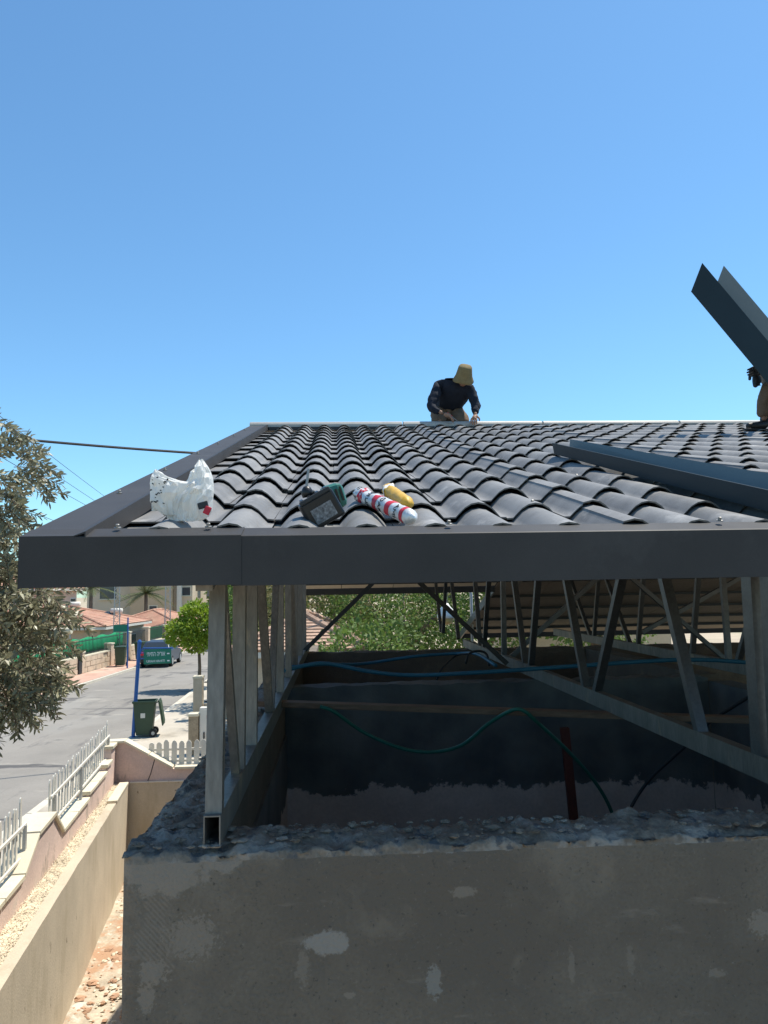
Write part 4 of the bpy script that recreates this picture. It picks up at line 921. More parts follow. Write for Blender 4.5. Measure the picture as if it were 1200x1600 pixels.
# lattice pylons
def pylon(label, x, y, h, w_):
    t = thing('lattice_pylon', label, 'pylon', V((x, y, ZG)), R(20), 'lattice power pylons across the road')
    cs = [(sx*w_/2, sy*w_/2) for sx, sy in ((-1, -1), (1, -1), (1, 1), (-1, 1))]
    for cx, cy in cs: MB().bar((cx, cy, 0), (cx*.55, cy*.55, h), .055, .055, (0, 1, 0)).build('leg', galv_w, t)
    n = 16; mb = MB()
    for i in range(n):
        f0, f1 = 1-.45*i/n, 1-.45*(i+1)/n
        for k in range(4):
            a, b = cs[k], cs[(k+1) % 4]
            if i % 2: a, b = b, a
            mb.bar((a[0]*f0, a[1]*f0, h*i/n), (b[0]*f1, b[1]*f1, h*(i+1)/n), .028, .028)
    mb.build('lattice', galv_w, t)
    MB().bar((-.9, 0, h-.3), (.9, 0, h-.3), .08, .08).build('cross_arm', galv_w, t)
    for xx in (-.8, 0, .8): MB().lathe([(.02, 0), (.06, .05), (.04, .1), (.06, .15), (.02, .2)], (xx, 0, h-.26), 8).build('insulator', lampw, t)
    return t
pylon('lattice pylon standing in front of the low red roofed house', -17.2, 49.5, 7.4, .42)
pylon('lattice pylon to the right of the red roofs beside the round tree', -18.6, 66, 8.2, .5)
# palms and trees behind the houses
def palm(label, at, h, nf, fl, seed):
    rg = random.Random(seed); t = thing('palm_tree', label, 'palm', at, 0, 'palms behind the red roofed house')
    MB().tube([(0, 0, -.3), (.05, 0, h*.5), (0, .1, h)], [.22, .18, .16], 10).build('trunk', bark, t, smooth=True)
    for i in range(nf):
        a = i*2.4+rg.uniform(-.2, .2); el = rg.uniform(-.2, 1.2); mb = MB(); P = []
        d = V((math.cos(a)*math.cos(el), math.sin(a)*math.cos(el), math.sin(el)))
        for k in range(9): s = fl*k/8; P.append(V((0, .1, h))+d*s+V((0, 0, -.085*s*s*(1.2-el*.3))))
        mb.tube(P, [.035*(1-.09*k) for k in range(9)], 5)
        for k in range(1, 40):
            f = k/40*8; i0 = min(7, int(f)); p = P[i0].lerp(P[i0+1], f-i0); tg = (P[i0+1]-P[i0]).normalized(); sd = tg.cross(V((0, 0, 1))).normalized(); ll = .5*math.sin(math.pi*min(.97, .12+f/8*.85))+.1
            for s_ in (-1, 1):
                e = p+(tg*.5+sd*s_*.8+V((0, 0, -.25+rg.uniform(-.1, .1)))).normalized()*ll; mb.add([p, p+tg*.045, e], [(0, 1, 2)])
        mb.build('frond', palm_l, t)
palm('tall grey green palm behind the low red roofed house', V((-27.5, 72, ZG-.5)), 5.6, 34, 3.2, 1)
palm('second palm with spread fronds just right of the tall palm', V((-23.6, 76, ZG-.8)), 5.2, 30, 3.0, 2)
palm('small palm half hidden by the pink house roof', V((-32.5, 78, ZG-.5)), 5.4, 26, 3.0, 5)
def bushy(label, at, h, w_, n, ls, lm, seed, name='leafy_tree', grp='trees behind the houses'):
    rg = random.Random(seed); lobes = [(V((0, 0, h*.62)), V((w_*.5, w_*.5, h*.34)))]
    for i in range(6): a = i*1.05+rg.uniform(-.3, .3); lobes.append((V((math.cos(a)*w_*.36, math.sin(a)*w_*.36, h*rg.uniform(.42, .8))), V((w_*.26, w_*.26, h*.19))*rg.uniform(.8, 1.25)))
    return tree(name, label, at, h*.35, lobes, n, ls, lm, seed, tr=.05*h*.5, group=grp)
bushy('dark green tree beside the grey white apartment block', V((-19.2, 92, ZG-.8)), 7.0, 3.6, 2200, .42, tree_l, 11)
bushy('small dark tree in front of the tall pale block', V((-14.6, 84, ZG-.5)), 5.5, 4.0, 2000, .4, tree_l, 12)
bushy('yellow green shrubby tree behind the round street tree', V((-10.3, 60, ZG)), 4.6, 5.0, 2600, .3, tree_l, 14)
# wires and the thick cable in the sky on the left
def wire(label, p, q, r, sag, name='overhead_wire'):
    P = [p.lerp(q, i/24)+V((0, 0, -sag*4*(i/24)*(1-i/24))) for i in range(25)]
    o = MB().tube([x-P[0] for x in P], r, 5).build(name, cable_m); o.location = P[0]; return tag(o, label, 'cable', 'overhead wires left of the roof')
wire('thick black overhead cable running behind the left roof edge', Py(-420, 636, 17), Py(640, 722, 24), .035, .25, 'power_cable')
for (u0, v0), (u1, v1), lab in (((-170, 516), (236, 827), 'thin overhead wire, topmost of those crossing the sky'), ((-170, 564), (236, 837), 'thin overhead wire, second from the top'), ((-170, 613), (236, 842), 'thin overhead wire, third from the top'), ((-170, 704), (236, 871), 'thin overhead wire, lowest of those crossing the sky')):
    wire(lab, Py(u0, v0, 16), Py(u1, v1, 62), .010, .15)

# ------------------------------------------------------------------ what shows beyond the open roof space
bushy('tall leafy tree filling the middle of the gap under the roof', V((.6, 25.5, ZG)), 7.0, 5.6, 17000, .13, tree_l, 21, grp='trees beyond the open roof space')
bushy('olive coloured tree left of the middle in the gap under the roof', V((-2.4, 27.5, ZG)), 6.8, 4.6, 12000, .13, tree_y, 22, grp='trees beyond the open roof space')
bushy('green tree at the right side of the gap behind the street lamp', V((3.4, 27, ZG)), 6.6, 4.8, 12000, .13, tree_l, 23, grp='trees beyond the open roof space')
bushy('pale dry tree behind the others in the gap under the roof', V((-.6, 33, ZG)), 7.4, 7.5, 6000, .26, tree_y, 24, grp='trees beyond the open roof space')
bushy('low green bush before the little tiled roof in the gap', V((-.6, 20.5, ZG)), 3.8, 2.6, 3500, .15, tree_l, 25, grp='trees beyond the open roof space')
bushy('dark slim tree at the left edge of the gap beside the truss', V((-4.8, 30, ZG)), 6.6, 3.0, 3500, .22, tree_l, 26, grp='trees beyond the open roof space')
bushy('yellow green tree behind the dark web bars on the right', V((7.2, 26, ZG)), 6.4, 4.2, 4500, .2, tree_l, 27, grp='trees beyond the open roof space')
hip_house('garden_house', 'small house with a faded clay tile roof in the gap under the roof', -4.0, -.9, 21.5, 25.5, ZG, ZC-1.65, ZC-.75, house_w, mat('faded_clay_tile', (.42, .28, .20), .9, .3, 3, .3, 18), ov=.3, rows=11)
hip_house('garden_house', 'pale tiled house seen between the web bars on the right', 5.0, 11, 30, 37, ZG, ZC-1.3, ZC+.2, house_w, mat('faded_clay_tile'  , (.42, .28, .20)), ov=.3, rows=14)
block('white_house', 'white house with dark windows far behind the web bars', 7.5, 16, 44, 50, ZG, ZC+1.8, lampw, [(x, z, 1.2, 1.1) for x in (-2.8, -.4, 2.2) for z in (2.0, 4.8)], cat='house')
# gooseneck street lamp
lp = Py(738, 1000, 18.0); lp.z = ZG
t = thing('street_lamp', 'grey gooseneck street lamp with a white bell shade beyond the roof', 'street lamp', lp)
hx = Py(697, 955, 18.0)-lp; topz = Py(738, 922, 18).z-lp.z
MB().tube([(0, 0, 0), (0, 0, topz-.1)]+[(hx.x/2+hx.x/2*-math.cos(a), 0, topz-.1+.28*math.sin(a)) for a in (.4, .8, 1.2, 1.57, 1.95, 2.35, 2.75, 3.14)]+[(hx.x, 0, hx.z+.1)], .035, 8).build('pole', galv_w, t, smooth=True)
MB().lathe([(.06, .26), (.09, .20), (.16, .12), (.21, 0), (.215, -.08), (.205, -.08), (.15, .1), (.05, .18)], hx+V((0, 0, -.08)), 20).build('shade', lampw, t, smooth=True)
MB().lathe([(.17, 0), (.18, -.05), (.12, -.13), (.03, -.16)], hx+V((0, 0, -.15)), 16).build('bulb_cover', mat('amber_glass', (.62, .45, .18), .3, .05, 3, 0, 40), t, smooth=True)

# ================================================================== OLIVE TREE (left, close)
def olive():
    rg = random.Random(5)
    base = V((-3.95, 4.75, ZC-4.15)); t = thing('olive_tree', 'silvery olive tree reaching into view from the left edge', 'tree', base)
    S_ = lambda u, v, y, r_: (Py(u, v, y)-base, r_)
    lobes = [S_(-62, 745, 4.6, V((.46, .5, .36))), S_(-75, 850, 4.6, V((.42, .5, .30))), S_(-55, 960, 4.6, V((.55, .55, .36))), S_(-10, 1030, 4.5, V((.36, .4, .34))), S_(-75, 1060, 4.7, V((.55, .5, .32))), S_(20, 935, 4.5, V((.22, .3, .16))),
             S_(-260, 780, 4.8, V((.6, .6, .5))), S_(-300, 950, 4.8, V((.7, .7, .5))), S_(-200, 1000, 5.3, V((.6, .6, .5))), S_(-480, 850, 4.8, V((.5, .6, .5)))]
    br = MB(); fork = V((.1, 0, 2.1)); br.tube([(0, 0, -.3), (.03, .02, .4), (-.04, .05, 1.2), fork], [.17, .13, .11, .09], 10)
    for c, r_ in lobes: m_ = (fork+c)/2+V((rg.uniform(-.1, .1), rg.uniform(-.1, .1), .1)); br.tube([fork-V((0, 0, .1)), m_, c], [.06, .04, .012], 7)
    vs, fs = [], []
    def leaf(p, ax, l):
        nr = V((rg.uniform(-1, 1), rg.uniform(-1, 1), rg.uniform(-.2, 1))); sd = ax.cross(nr)
        if sd.length < 1e-3: return
        sd.normalize(); w_ = l*rg.uniform(.11, .16); up = sd.cross(ax)*(l*.05); o = len(vs)
        vs.extend([p, p+ax*l*.35+sd*w_+up, p+ax*l*.7+sd*w_*.8+up, p+ax*l, p+ax*l*.7-sd*w_*.8+up, p+ax*l*.35-sd*w_+up]); fs.append((o, o+1, o+2, o+3, o+4, o+5))
    def twig(p, d, l):
        n = max(4, int(l/.017)); P = [p.copy()]; dd = d.copy()
        for k in range(n):
            dd = (dd+V((rg.uniform(-.12, .12), rg.uniform(-.12, .12), rg.uniform(-.12, .10)-.03))).normalized(); p = p+dd*(l/n); P.append(p.copy())
            for s_ in (-1, 1):
                q = dd.orthogonal().normalized(); q.rotate(Matrix.Rotation(k*1.57+(0 if s_ > 0 else 3.14)+rg.uniform(-.4, .4), 3, dd)); leaf(p, (dd*.75+q*.8).normalized(), rg.uniform(.042, .078)*(1.0 if k < n-2 else .7))
        br.tube(P[::2]+([P[-1]] if len(P) % 2 == 0 else []), .0028, 4, False)
    for li, (c, r_) in enumerate(lobes):
        m_ = 120 if li < 6 else 55; m_ = int(m_*(r_.x*r_.z/.2)**.7*1.25)
        for i in range(m_):
            z = rg.uniform(-1, 1); a = rg.uniform(0, 6.283); s_ = math.sqrt(1-z*z); d = V((s_*math.cos(a), s_*math.sin(a), z)); k = rg.uniform(.35, 1.0)
            p = c+V((d.x*r_.x, d.y*r_.y, d.z*r_.z))*k; twig(p, (d+V((rg.uniform(-.5, .5), rg.uniform(-.5, .5), rg.uniform(-.3, .5)))).normalized(), rg.uniform(.14, .28))
    for (u0, v0), (u1, v1) in (((20, 735), (88, 738)), ((30, 720), (70, 712)), ((0, 665), (38, 690)), ((60, 930), (112, 945)), ((70, 990), (118, 1000)), ((70, 1055), (118, 1062)), ((30, 1090), (55, 1128)), ((60, 960), (128, 975)), ((10, 800), (60, 812)), ((70, 1030), (105, 1085)), ((0, 1090), (20, 1130)), ((30, 1080), (85, 1100)), ((10, 770), (52, 790)), ((0, 690), (35, 662))):
        p = Py(u0, v0, 4.4)-base; q = Py(u1, v1, 4.35)-base
        for j in range(3): o_ = V((rg.uniform(-.03, .03), rg.uniform(-.05, .05), rg.uniform(-.03, .03))); twig(p+o_, (q-p+o_*1.5).normalized(), (q-p).length)
    br.build('trunk', bark, t, smooth=True)
    me = bpy.data.meshes.new('crown'); me.from_pydata([tuple(v) for v in vs], [], fs); me.materials.append(olive_l); link('crown', me, t)
olive()

# ================================================================== LOOSE SHEETS
def sheet(name, label, ends, mats, th=.004):
    """folded channel: ends = two lists of profile points (matching), given in world space"""
    p0, p1 = ends; root = thing(name, label, 'metal sheet', V(p0[1])); parts = ('front_flange', 'web', 'back_flange')
    for k in range(3):
        q = [V(p0[k]), V(p0[k+1]), V(p1[k+1]), V(p1[k])]; nrm = (q[1]-q[0]).cross(q[3]-q[0]).normalized()*th
        MB().prism([x-V(p0[1]) for x in q], nrm).build(parts[k], mats[k], root)
    return root
f = lambda a, b, h: H(a, b, zr(b)+h)
sheet('metal_channel', 'long folded slate grey metal channel lying on the tiles at right', ([f(2.235, 2.3, .085), f(2.245, 2.3, .018), f(2.36, 2.38, .018), f(2.375, 2.40, .10)], [f(2.335, .17, .092), f(2.345, .17, .018), f(2.50, .22, .018), f(2.535, .22, .11)]), (teal_shade, teal_shade, teal_lit))
A0, B0, C0, D0 = Py(1080, 455, 6.8), Py(1097, 411, 6.8), Py(1131, 415, 7.0), Py(1114, 459, 7.0)
ax = V((.585, -.02, -.81))*1.52
sheet('metal_channel', 'folded slate grey metal channel held up slanting by the worker at right', ([B0, A0, D0, C0], [B0+ax, A0+ax, D0+ax, C0+ax]), (teal_shade, teal_shade, teal_lit))

# ================================================================== THINGS ON THE TILES
def on_roof(u, v, off=0.0):
    q = roof_at(u, v, off); return H(q.x, q.y, q.z)
# plastic bag
def bag():
    c = on_roof(288, 818, .0); c += V((0, .05, .012)); t = thing('plastic_bag', 'crumpled white plastic shopping bag lying in the tile valley by the rake trim', 'bag', c, TH); t.scale = (.92, .92, .95)
    rg = random.Random(3)
    def crumple(name, outline, depth, n, seed, mt, amp=.012):
        """closed crumpled pouch: outline = (z, x_left, x_right) rows, front and back skins meeting at the sides"""
        mb = MB(); k = len(outline); rows = []
        for i, (z, xl, xr) in enumerate(outline):
            f_ = i/(k-1); row = []
            for j in range(2*n):
                s_ = j/n if j < n else (2*n-j)/n; sg = -1 if j < n else 1
                x = xl+(xr-xl)*s_; bul = math.sqrt(max(0, 1-(2*s_-1)**2))*depth*(math.sin(math.pi*min(1, .12+f_*.95)))**.7
                q = V((x*22+seed, sg*2+seed, z*22)); rid = abs(noise.noise(q))*2+abs(noise.noise(q*2.3))*1.0
                row.append(V((x+rg.uniform(-.0025, .0025), sg*bul*(1-.25*rid)+sg*amp*(.5-rid)*bul/depth*1.5, z+rg.uniform(-.003, .003)+.006*noise.noise(q*.7))))
            rows.append(row); mb.v += row
        m_ = 2*n
        for i in range(k-1):
            for j in range(m_):
                a, b, c_, d = i*m_+j, i*m_+(j+1) % m_, (i+1)*m_+(j+1) % m_, (i+1)*m_+j
                if (i+j) % 2: mb.f += [(a, b, c_), (a, c_, d)]
                else: mb.f += [(a, b, d), (b, c_, d)]
        mb.f.append(tuple(range(m_))[::-1]); mb.f.append(tuple((k-1)*m_+j for j in range(m_)))
        return mb.build(name, mt, t)
    out = [(0, -.05, .045), (.012, -.072, .07), (.035, -.082, .082), (.06, -.075, .086), (.085, -.05, .088), (.105, -.02, .09), (.125, .005, .088), (.145, .014, .085), (.165, .018, .078), (.185, .022, .068), (.203, .027, .056), (.212, .033, .046)]
    o = crumple('bag_body', out, .062, 17, 1.3, bag_m)
    out = [(.03, -.045, .02), (.05, -.07, .03), (.075, -.085, .035), (.10, -.088, .045), (.125, -.088, .058), (.14, -.086, .060), (.155, -.082, -.02), (.17, -.078, -.045), (.183, -.072, -.062)]
    o = crumple('bag_fold', out, .035, 13, 4.2, bag_m); o.location = (-.045, -.012, -.008)
    out = [(.10, -.015, .03), (.125, -.005, .04), (.15, .012, .045), (.17, .024, .046), (.182, .032, .046)]
    o = crumple('bag_fold', out, .022, 9, 7.7, bag_m); o.location = (-.02, .02, .0)
    out = [(.0, -.045, -.005), (.03, -.05, 0), (.06, -.05, -.01), (.085, -.045, -.02)]
    o = crumple('bag_fold', out, .02, 8, 9.1, bag_m); o.location = (-.085, .02, .04)
    mb = MB()
    for i in range(26):
        x = rg.uniform(-.125, -.055); z = rg.uniform(.055, .15); s_ = rg.uniform(.002, .0045); mb.box((x, -.046+abs(x+.09)*.35, z), (s_*1.6, .003, s_), (0, rg.uniform(-1, 1), 0))
    mb.build('print', cable_m, t)
    MB().box((.075, -.058, .03), (.022, .012, .028), (0, R(25), 0)).build('red_wrapper', red_m, t, bevel=.003); MB().box((.06, -.056, .048), (.035, .012, .022), (0, R(-15), 0)).build('dark_wrapper', iron, t, bevel=.003)
bag()
# cordless screwdriver lying on its side
def tool():
    c = on_roof(503, 812, .0)+V((0, .02, .03)); t = thing('cordless_driver', 'black and green cordless driver lying with its battery toward the eave', 'power tool', c)
    t.rotation_euler = (R(10), R(-30), R(6)); t.scale = (1.22, 1.22, 1.22)
    def wedge(name, mt, x0, x1, y0, y1, z0, z1, bev=.006): return MB().box(((x0+x1)/2, (y0+y1)/2, (z0+z1)/2), (x1-x0, y1-y0, z1-z0)).build(name, mt, t, bevel=bev)
    bt_ = wedge('battery', black_m, -.05, .05, -.03, .035, -.035, .045, .007)
    MB().box((0, -.0315, -.002), (.062, .003, .042)).build('label', label_m, bt_); MB().box((0, -.028, .047), (.09, .012, .012)).build('latch', iron, bt_, bevel=.003)
    for x in (-.035, -.012, .012, .035): MB().box((x, .0, .05), (.008, .05, .008)).build('rib', black_m, bt_)
    MB().tube([(.03, .03, .0), (.035, .07, .01), (.035, .11, .015)], [.024, .021, .026], 14).build('handle', green_t, t, smooth=True)
    mh = MB().box((.052, .075, .012), (.062, .075, .070), (0, R(12), 0)).build('motor_housing', green_t, t, bevel=.016)
    for k in range(4): MB().box((.034+.013*k, .0365, .012), (.005, .004, .04), (0, R(12), 0)).build('vent', black_m, mh)
    MB().lathe([(.015, 0), (.017, .012), (.012, .024), (.006, .03)], (-.012, .03, .05), 14, Euler((0, R(18), 0)).to_matrix()).build('chuck', black_m, t, smooth=True)
    MB().tube([(-.005, .03, .072), (.028, .04, .115)], .0035, 8).build('driver_bit', screw_m, t)
tool()
# striped foil sausage and yellow one behind it
def sausage(name, label, p, q, r, mt, bands, texts, seed):
    d = (q-p); L_ = d.length; t = thing(name, label, 'sealant tube', p); t.rotation_euler = d.to_track_quat('X', 'Z').to_euler()
    mb = MB(); n, k = 28, 30
    for i in range(k+1):
        f_ = i/k; x = L_*f_; e = min(1, math.sqrt(max(0, 1-((.10-f_)/.10)**2)) if f_ < .10 else 1); e = min(e, .25+.75*min(1, (1-f_)/.06))
        for j in range(n):
            a = 2*math.pi*j/n; nz = noise.fractal(V((math.cos(a)*1.2+seed, math.sin(a)*1.2, x*30)), .9, 2, 3); rr = r*e*(1+.10*nz+(.25*nz if f_ < .3 else 0)); mb.v.append(V((x, rr*math.cos(a), rr*math.sin(a))))
    for i in range(k):
        for j in range(n): mb.f.append((i*n+j, i*n+(j+1) % n, (i+1)*n+(j+1) % n, (i+1)*n+j))
    mb.f += [tuple(range(n))[::-1], tuple(k*n+j for j in range(n))]; bd = mb.build('wrapper', mt, t, smooth=True)
    for x0, x1 in bands:
        b_ = MB(); kk = 5
        for i in range(kk):
            x = L_*(x0+(x1-x0)*i/(kk-1)); f_ = x/L_; e = min(1, math.sqrt(max(0, 1-((.10-f_)/.10)**2)) if f_ < .10 else 1); e = min(e, .25+.75*min(1, (1-f_)/.06))
            for j in range(n):
                a = 2*math.pi*j/n; nz = noise.fractal(V((math.cos(a)*1.2+seed, math.sin(a)*1.2, x*30)), .9, 2, 3); rr = r*e*(1+.10*nz+(.25*nz if f_ < .3 else 0))+.0008; b_.v.append(V((x, rr*math.cos(a), rr*math.sin(a))))
        for i in range(kk-1):
            for j in range(4, n-9): b_.f.append((i*n+j, i*n+(j+1) % n, (i+1)*n+(j+1) % n, (i+1)*n+j))
        b_.build('stripe', red_m if mt is foil_m else lampw, bd, smooth=True)
    for x, body in texts:
        me = text_mesh(body, .030, cable_m, .0006)
        for v_ in me.vertices:
            s_ = v_.co.x/r; y_ = v_.co.y; v_.co = V((L_*x+y_, -math.cos(s_-.35)*(r*1.07+v_.co.z), -math.sin(s_-.35)*(r*1.07+v_.co.z)))
        link('lettering', me, bd)
    return t
sausage('sealant_tube', 'white foil sealant tube with red stripes and black letters beside the driver', on_roof(556, 788, .0)+V((0, .05, .05)), on_roof(648, 822, .0)+V((0, -.0, .022)), .026, foil_m, [(.16, .23), (.42, .49), (.64, .71), (.87, .92)], [(.10, 'OAN'), (.33, 'ORUN'), (.555, 'OAP'), (.80, 'AMI')], 2)
sausage('sealant_tube', 'short yellow wrapped tube behind the striped foil tube', on_roof(604, 782, .0)+V((0, .10, .06)), on_roof(640, 806, .0)+V((0, .06, .045)), .024, yellow_m, [(.12, .22)], [], 6)

# ================================================================== PEOPLE
def skin_mesh(name, nodes, edges, mt, parent, root=0, sub=2, sc_=(1, 1)):
    me = bpy.data.meshes.new(name); me.from_pydata([tuple(p) for p, r_ in nodes], edges, []); me.materials.append(mt)
    o = link(name, me, parent); sk = o.modifiers.new('skin', 'SKIN'); sk.use_smooth_shade = True
    if not me.skin_vertices: me.skin_vertices.new()
    for i, (p, r_) in enumerate(nodes):
        d = me.skin_vertices[0].data[i]; rr = r_ if isinstance(r_, tuple) else (r_, r_); d.radius = rr; d.use_root = (i == root)
    s = o.modifiers.new('sub', 'SUBSURF'); s.levels = s.render_levels = sub
    if name in ('shirt', 'trousers'):
        s.levels = s.render_levels = 3; tx = bpy.data.textures.get('cloth_folds') or bpy.data.textures.new('cloth_folds', 'CLOUDS'); tx.noise_scale = .07
        dm = o.modifiers.new('folds', 'DISPLACE'); dm.texture = tx; dm.strength = .03; dm.mid_level = .5; dm.texture_coords = 'LOCAL'
    return o
def hand(parent, w_, d, up, mt, grip=.7, s=1.0):
    """palm and five curled fingers starting at wrist w_, pointing along d"""
    d = d.normalized(); sd = d.cross(up).normalized(); up = sd.cross(d)
    nd = [(w_, .026*s), (w_+d*.05*s, .030*s), (w_+d*.085*s, .026*s)]; ed = [(0, 1), (1, 2)]
    for k, (off, ln) in enumerate(((-.030, .07), (-.010, .08), (.011, .075), (.030, .06))):
        b0 = w_+d*.085*s+sd*off*s; i = len(nd); c1 = (d-up*grip*.6).normalized(); c2 = (d*.3-up*grip).normalized()
        nd += [(b0, .010*s), (b0+c1*ln*.5*s, .0095*s), (b0+c1*ln*.5*s+c2*ln*.5*s, .008*s)]; ed += [(2, i), (i, i+1), (i+1, i+2)]
    i = len(nd); tb = w_+d*.03*s+sd*-.03*s; nd += [(tb, .012*s), (tb+(d*.6-sd*.7-up*.4).normalized()*.035*s, .011*s), (tb+(d*.6-sd*.7-up*.4).normalized()*.035*s+(d*.8-up*.6).normalized()*.03*s, .009*s)]; ed += [(1, i), (i, i+1), (i+1, i+2)]
    return skin_mesh('hand', nd, ed, mt, parent, sub=1)
def bucket_hat(parent, c, rot, s=1.0, mt=hat_m):
    prof = [(.02, .128), (.068, .124), (.080, .108), (.092, .04), (.100, .0), (.114, -.035), (.126, -.062), (.122, -.064), (.108, -.036), (.096, -.004), (.088, .05), (.07, .105), (.02, .115)]
    mb = MB().lathe([(r_*s, z*s) for r_, z in prof], (0, 0, 0), 26)
    mb.v = [v_+V((0, 0, .006*math.sin(math.atan2(v_.y, v_.x)*3+1)))*(1 if v_.z < 0 else .3) for v_ in mb.v]
    o = mb.build('hat', mt, parent, smooth=True); o.location = c; o.rotation_euler = rot; return o
def head(parent, c, rot, s=1.0):
    mb = MB(); n, k = 20, 16
    for i in range(k+1):
        th_ = math.pi*i/k
        for j in range(n):
            a = 2*math.pi*j/n; x, y, z = math.sin(th_)*math.cos(a), math.sin(th_)*math.sin(a), math.cos(th_)
            X, Y, Z = x*.077, y*.098, z*.122
            if z < -.2: X *= 1-.28*(-z-.2); Y *= 1-.12*(-z-.2)
            if y < -.6 and -.35 < z < .1 and abs(x) < .25: Y -= .020*(1-abs(x)/.25)*(1-abs(z+.15)/.3)          # nose
            if y < -.5 and .05 < z < .25 and .15 < abs(x) < .55: Y += .008                                        # eye sockets
            if y < -.6 and -.55 < z < -.45 and abs(x) < .4: Y += .005                                             # mouth
            mb.v.append(V((X, Y, Z))*s)
    for i in range(k):
        for j in range(n): mb.f.append((i*n+j, i*n+(j+1) % n, (i+1)*n+(j+1) % n, (i+1)*n+j))
    o = mb.build('head', skin_m, parent, smooth=True); o.location = c; o.rotation_euler = rot
    for sx in (-1, 1):
        MB().lathe([(.004, -.012), (.020, -.008), (.026, 0), (.018, .008), (.004, .01)], V((sx*.079, .01, -.01))*s, 10, Euler((0, R(90), 0)).to_matrix()).build('ear', skin_m, o, smooth=True)
        MB().lathe([(.002, -.006), (.010, 0), (.002, .006)], V((sx*.031, -.086, .018))*s, 8).build('eye', cable_m, o, smooth=True)
    return o
def worker_kneeling():
    q = loc(Py(712, 664, 8.2)); t = thing('person', 'person in dark shirt and khaki bucket hat bending over the ridge', 'person', H(q.x, BR, zr(BR)+.03), TH)
    pel = V((-.02, .46, .20)); N_ = {}
    # body (skin): one continuous mesh under the clothes
    nodes = [(pel, .10), (V((0, .32, .31)), .10), (V((.035, .15, .41)), .115), (V((.07, .04, .47)), .06), (V((.10, -.03, .49)), .05),
             (V((-.145, .10, .435)), .05), (V((-.25, .0, .17)), .036), (V((-.13, -.09, .075)), .028),
             (V((.205, .08, .375)), .05), (V((.255, .03, .18)), .036), (V((.225, -.06, .06)), .028),
             (V((-.13, .42, .17)), .085), (V((-.15, .10, .04)), .06), (V((-.15, .46, -.22)), .045), (V((-.15, .56, -.20)), .04),
             (V((.09, .42, .17)), .085), (V((.13, .10, .05)), .06), (V((.13, .46, -.22)), .045), (V((.13, .56, -.20)), .04)]
    edges = [(0, 1), (1, 2), (2, 3), (3, 4), (2, 5), (5, 6), (6, 7), (2, 8), (8, 9), (9, 10), (0, 11), (11, 12), (12, 13), (13, 14), (0, 15), (15, 16), (16, 17), (17, 18)]
    skin_mesh('body', [(p, r_*(.4 if i_ in (5, 6, 8, 9) else .62 if i_ < 7 else .85)) for i_, (p, r_) in enumerate(nodes)], edges, skin_m, t)
    sh = [(V((-.01, .40, .24)), (.135, .12)), (V((0, .30, .31)), (.145, .12)), (V((.035, .14, .40)), (.165, .13)), (V((.07, .05, .455)), .075),
          (V((-.155, .10, .42)), .075), (V((-.205, .05, .30)), .062), (V((-.25, .0, .165)), .055), (V((-.16, -.07, .085)), .040), (V((.20, .08, .375)), .075), (V((.235, .05, .28)), .06), (V((.255, .03, .17)), .052), (V((.232, -.04, .08)), .040)]
    skin_mesh('shirt', sh, [(0, 1), (1, 2), (2, 3), (2, 4), (4, 5), (5, 6), (6, 7), (2, 8), (8, 9), (9, 10), (10, 11)], shirt_m, t, root=1)
    tr_ = [(V((-.02, .42, .21)), (.14, .125)), (V((-.12, .34, .16)), .105), (V((-.15, .12, .03)), .085), (V((-.15, .44, -.20)), .06), (V((.09, .34, .16)), .105), (V((.12, .12, .04)), .085), (V((.13, .44, -.20)), .06)]
    skin_mesh('trousers', tr_, [(0, 1), (1, 2), (2, 3), (0, 4), (4, 5), (5, 6)], trous_m, t)
    for x in (-.15, .13): skin_mesh('boot', [(V((x, .50, -.22)), .05), (V((x, .60, -.27)), .045), (V((x, .56, -.36)), .04)], [(0, 1), (1, 2)], boot_m, t, sub=2)
    hd = head(t, V((.112, -.055, .475)), (R(50), R(6), R(4)), .78)
    bucket_hat(t, V((.112, -.075, .500)), (R(38), R(5), 0), .93)
    hand(t, V((-.13, -.09, .075)), V((.7, -.25, -.35)), V((0, -.2, 1)), skin_m); hand(t, V((.225, -.06, .06)), V((-.2, -.5, -.4)), V((0, -.2, 1)), skin_m)
    s_ = thing('screwdriver', 'small screwdriver in the hand of the person bending over the ridge', 'screwdriver', H(q.x-.03, BR-.10, zr(BR)+.05), TH)
    MB().tube([(-.06, 0, .06), (-.01, 0, .02)], .011, 10).build('handle', red_m, s_); MB().tube([(-.012, 0, .022), (.05, 0, -.03)], .004, 6).build('shaft', screw_m, s_)
worker_kneeling()
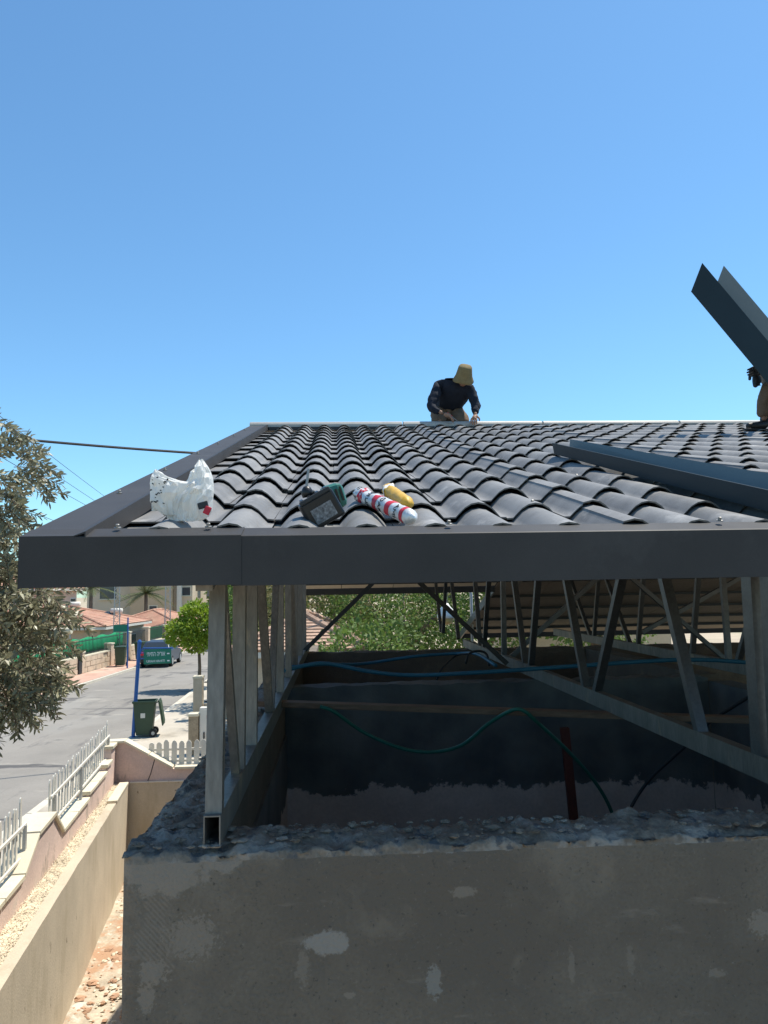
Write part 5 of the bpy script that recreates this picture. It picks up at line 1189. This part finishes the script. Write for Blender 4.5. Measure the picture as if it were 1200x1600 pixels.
def worker_standing():
    r0 = roof_at(1172, 671, .01); t = thing('person', 'person in khaki trousers and dark boots holding a channel at the right edge', 'person', H(r0.x+.11, r0.y, r0.z), TH)
    # local x right, y away; ground rises with SL in y
    k1, k2 = V((.12, -.02, .44)), V((.58, .05, .46)); hp = V((.44, .34, .66)); ch = V((.40, .05, .86)); sL, sR = V((.22, .05, .88)), V((.58, .02, .86))
    a1, a2 = V((.06, .05, .09)), V((.50, .12, .12))
    nodes = [(hp, .11), ((hp+ch)/2, .10), (ch, .12), (ch+V((-.05, -.07, .13)), .055), (ch+V((-.07, -.10, .2)), .05), (sL, .05), (V((.08, -.08, .70)), .038), (V((-.02, -.14, .60)), .03), (sR, .05), (V((.64, -.10, .68)), .038), (V((.55, -.2, .5)), .03),
             (hp+V((-.10, 0, -.05)), .09), (k1, .062), (a1, .042), (hp+V((.10, 0, -.05)), .09), (k2, .062), (a2, .042)]
    ed = [(0, 1), (1, 2), (2, 3), (3, 4), (2, 5), (5, 6), (6, 7), (2, 8), (8, 9), (9, 10), (0, 11), (11, 12), (12, 13), (0, 14), (14, 15), (15, 16)]
    skin_mesh('body', [(p, r_*.66) for p, r_ in nodes], ed, skin_m, t)
    skin_mesh('shirt', [(hp+V((0, 0, .04)), .14), ((hp+ch)/2, .145), (ch, .15), (ch+V((-.04, -.05, .09)), .07), (sL, .075), (V((.08, -.08, .70)), .055), (V((.0, -.13, .615)), .042), (sR, .075), (V((.64, -.10, .68)), .055), (V((.56, -.19, .52)), .042)], [(0, 1), (1, 2), (2, 3), (2, 4), (4, 5), (5, 6), (2, 7), (7, 8), (8, 9)], shirt_m, t, root=1)
    skin_mesh('trousers', [(hp, .14), (hp+V((-.10, -.02, -.08)), .105), (k1, .082), (a1+V((.01, 0, .13)), .078), (a1+V((.015, 0, .03)), .074), (hp+V((.10, -.02, -.08)), .105), (k2, .082), (a2+V((0, 0, .02)), .074)], [(0, 1), (1, 2), (2, 3), (3, 4), (0, 5), (5, 6), (6, 7)], trous_m, t)
    for a in (a1, a2):
        b_ = skin_mesh('boot', [(a+V((.02, .02, .07)), .055), (a+V((.03, .02, -.03)), .05), (a+V((-.06, -.01, -.045)), .042), (a+V((-.16, -.035, -.055)), .036), (a+V((-.20, -.045, -.055)), .03)], [(0, 1), (1, 2), (2, 3), (3, 4)], boot_m, t)
        MB().box(a+V((-.08, -.012, -.095)), (.30, .095, .028), (0, 0, R(13))).build('sole', rubber, t, bevel=.01)
    head(t, ch+V((-.05, -.15, .16)), (R(35), 0, R(-25)), .88); bucket_hat(t, ch+V((-.05, -.16, .185)), (R(20), R(-6), 0), .98, mat('tan_hat', (.34, .22, .15), .95, .1, 20, .2, 120))
    hand(t, V((-.02, -.14, .60)), V((-.75, .0, -.55)), V((.3, -1, 0)), mat('black_glove', (.02, .02, .022), .8, .1, 20, .1, 60), 1.0, 1.15); hand(t, V((.55, -.2, .5)), V((0, -.2, -.9)), V((0, -1, 0)), MAT['black_glove'], 1.0, 1.15)
    skin_mesh('tool_pouch', [(V((-.03, -.02, .56)), .035), (V((-.02, -.02, .49)), .042), (V((.0, -.02, .42)), .03), (V((-.09, -.03, .54)), .016), (V((-.10, -.03, .47)), .014), (V((-.05, -.03, .40)), .02)], [(0, 1), (1, 2), (0, 3), (3, 4), (1, 5)], boot_m, t)
worker_standing()
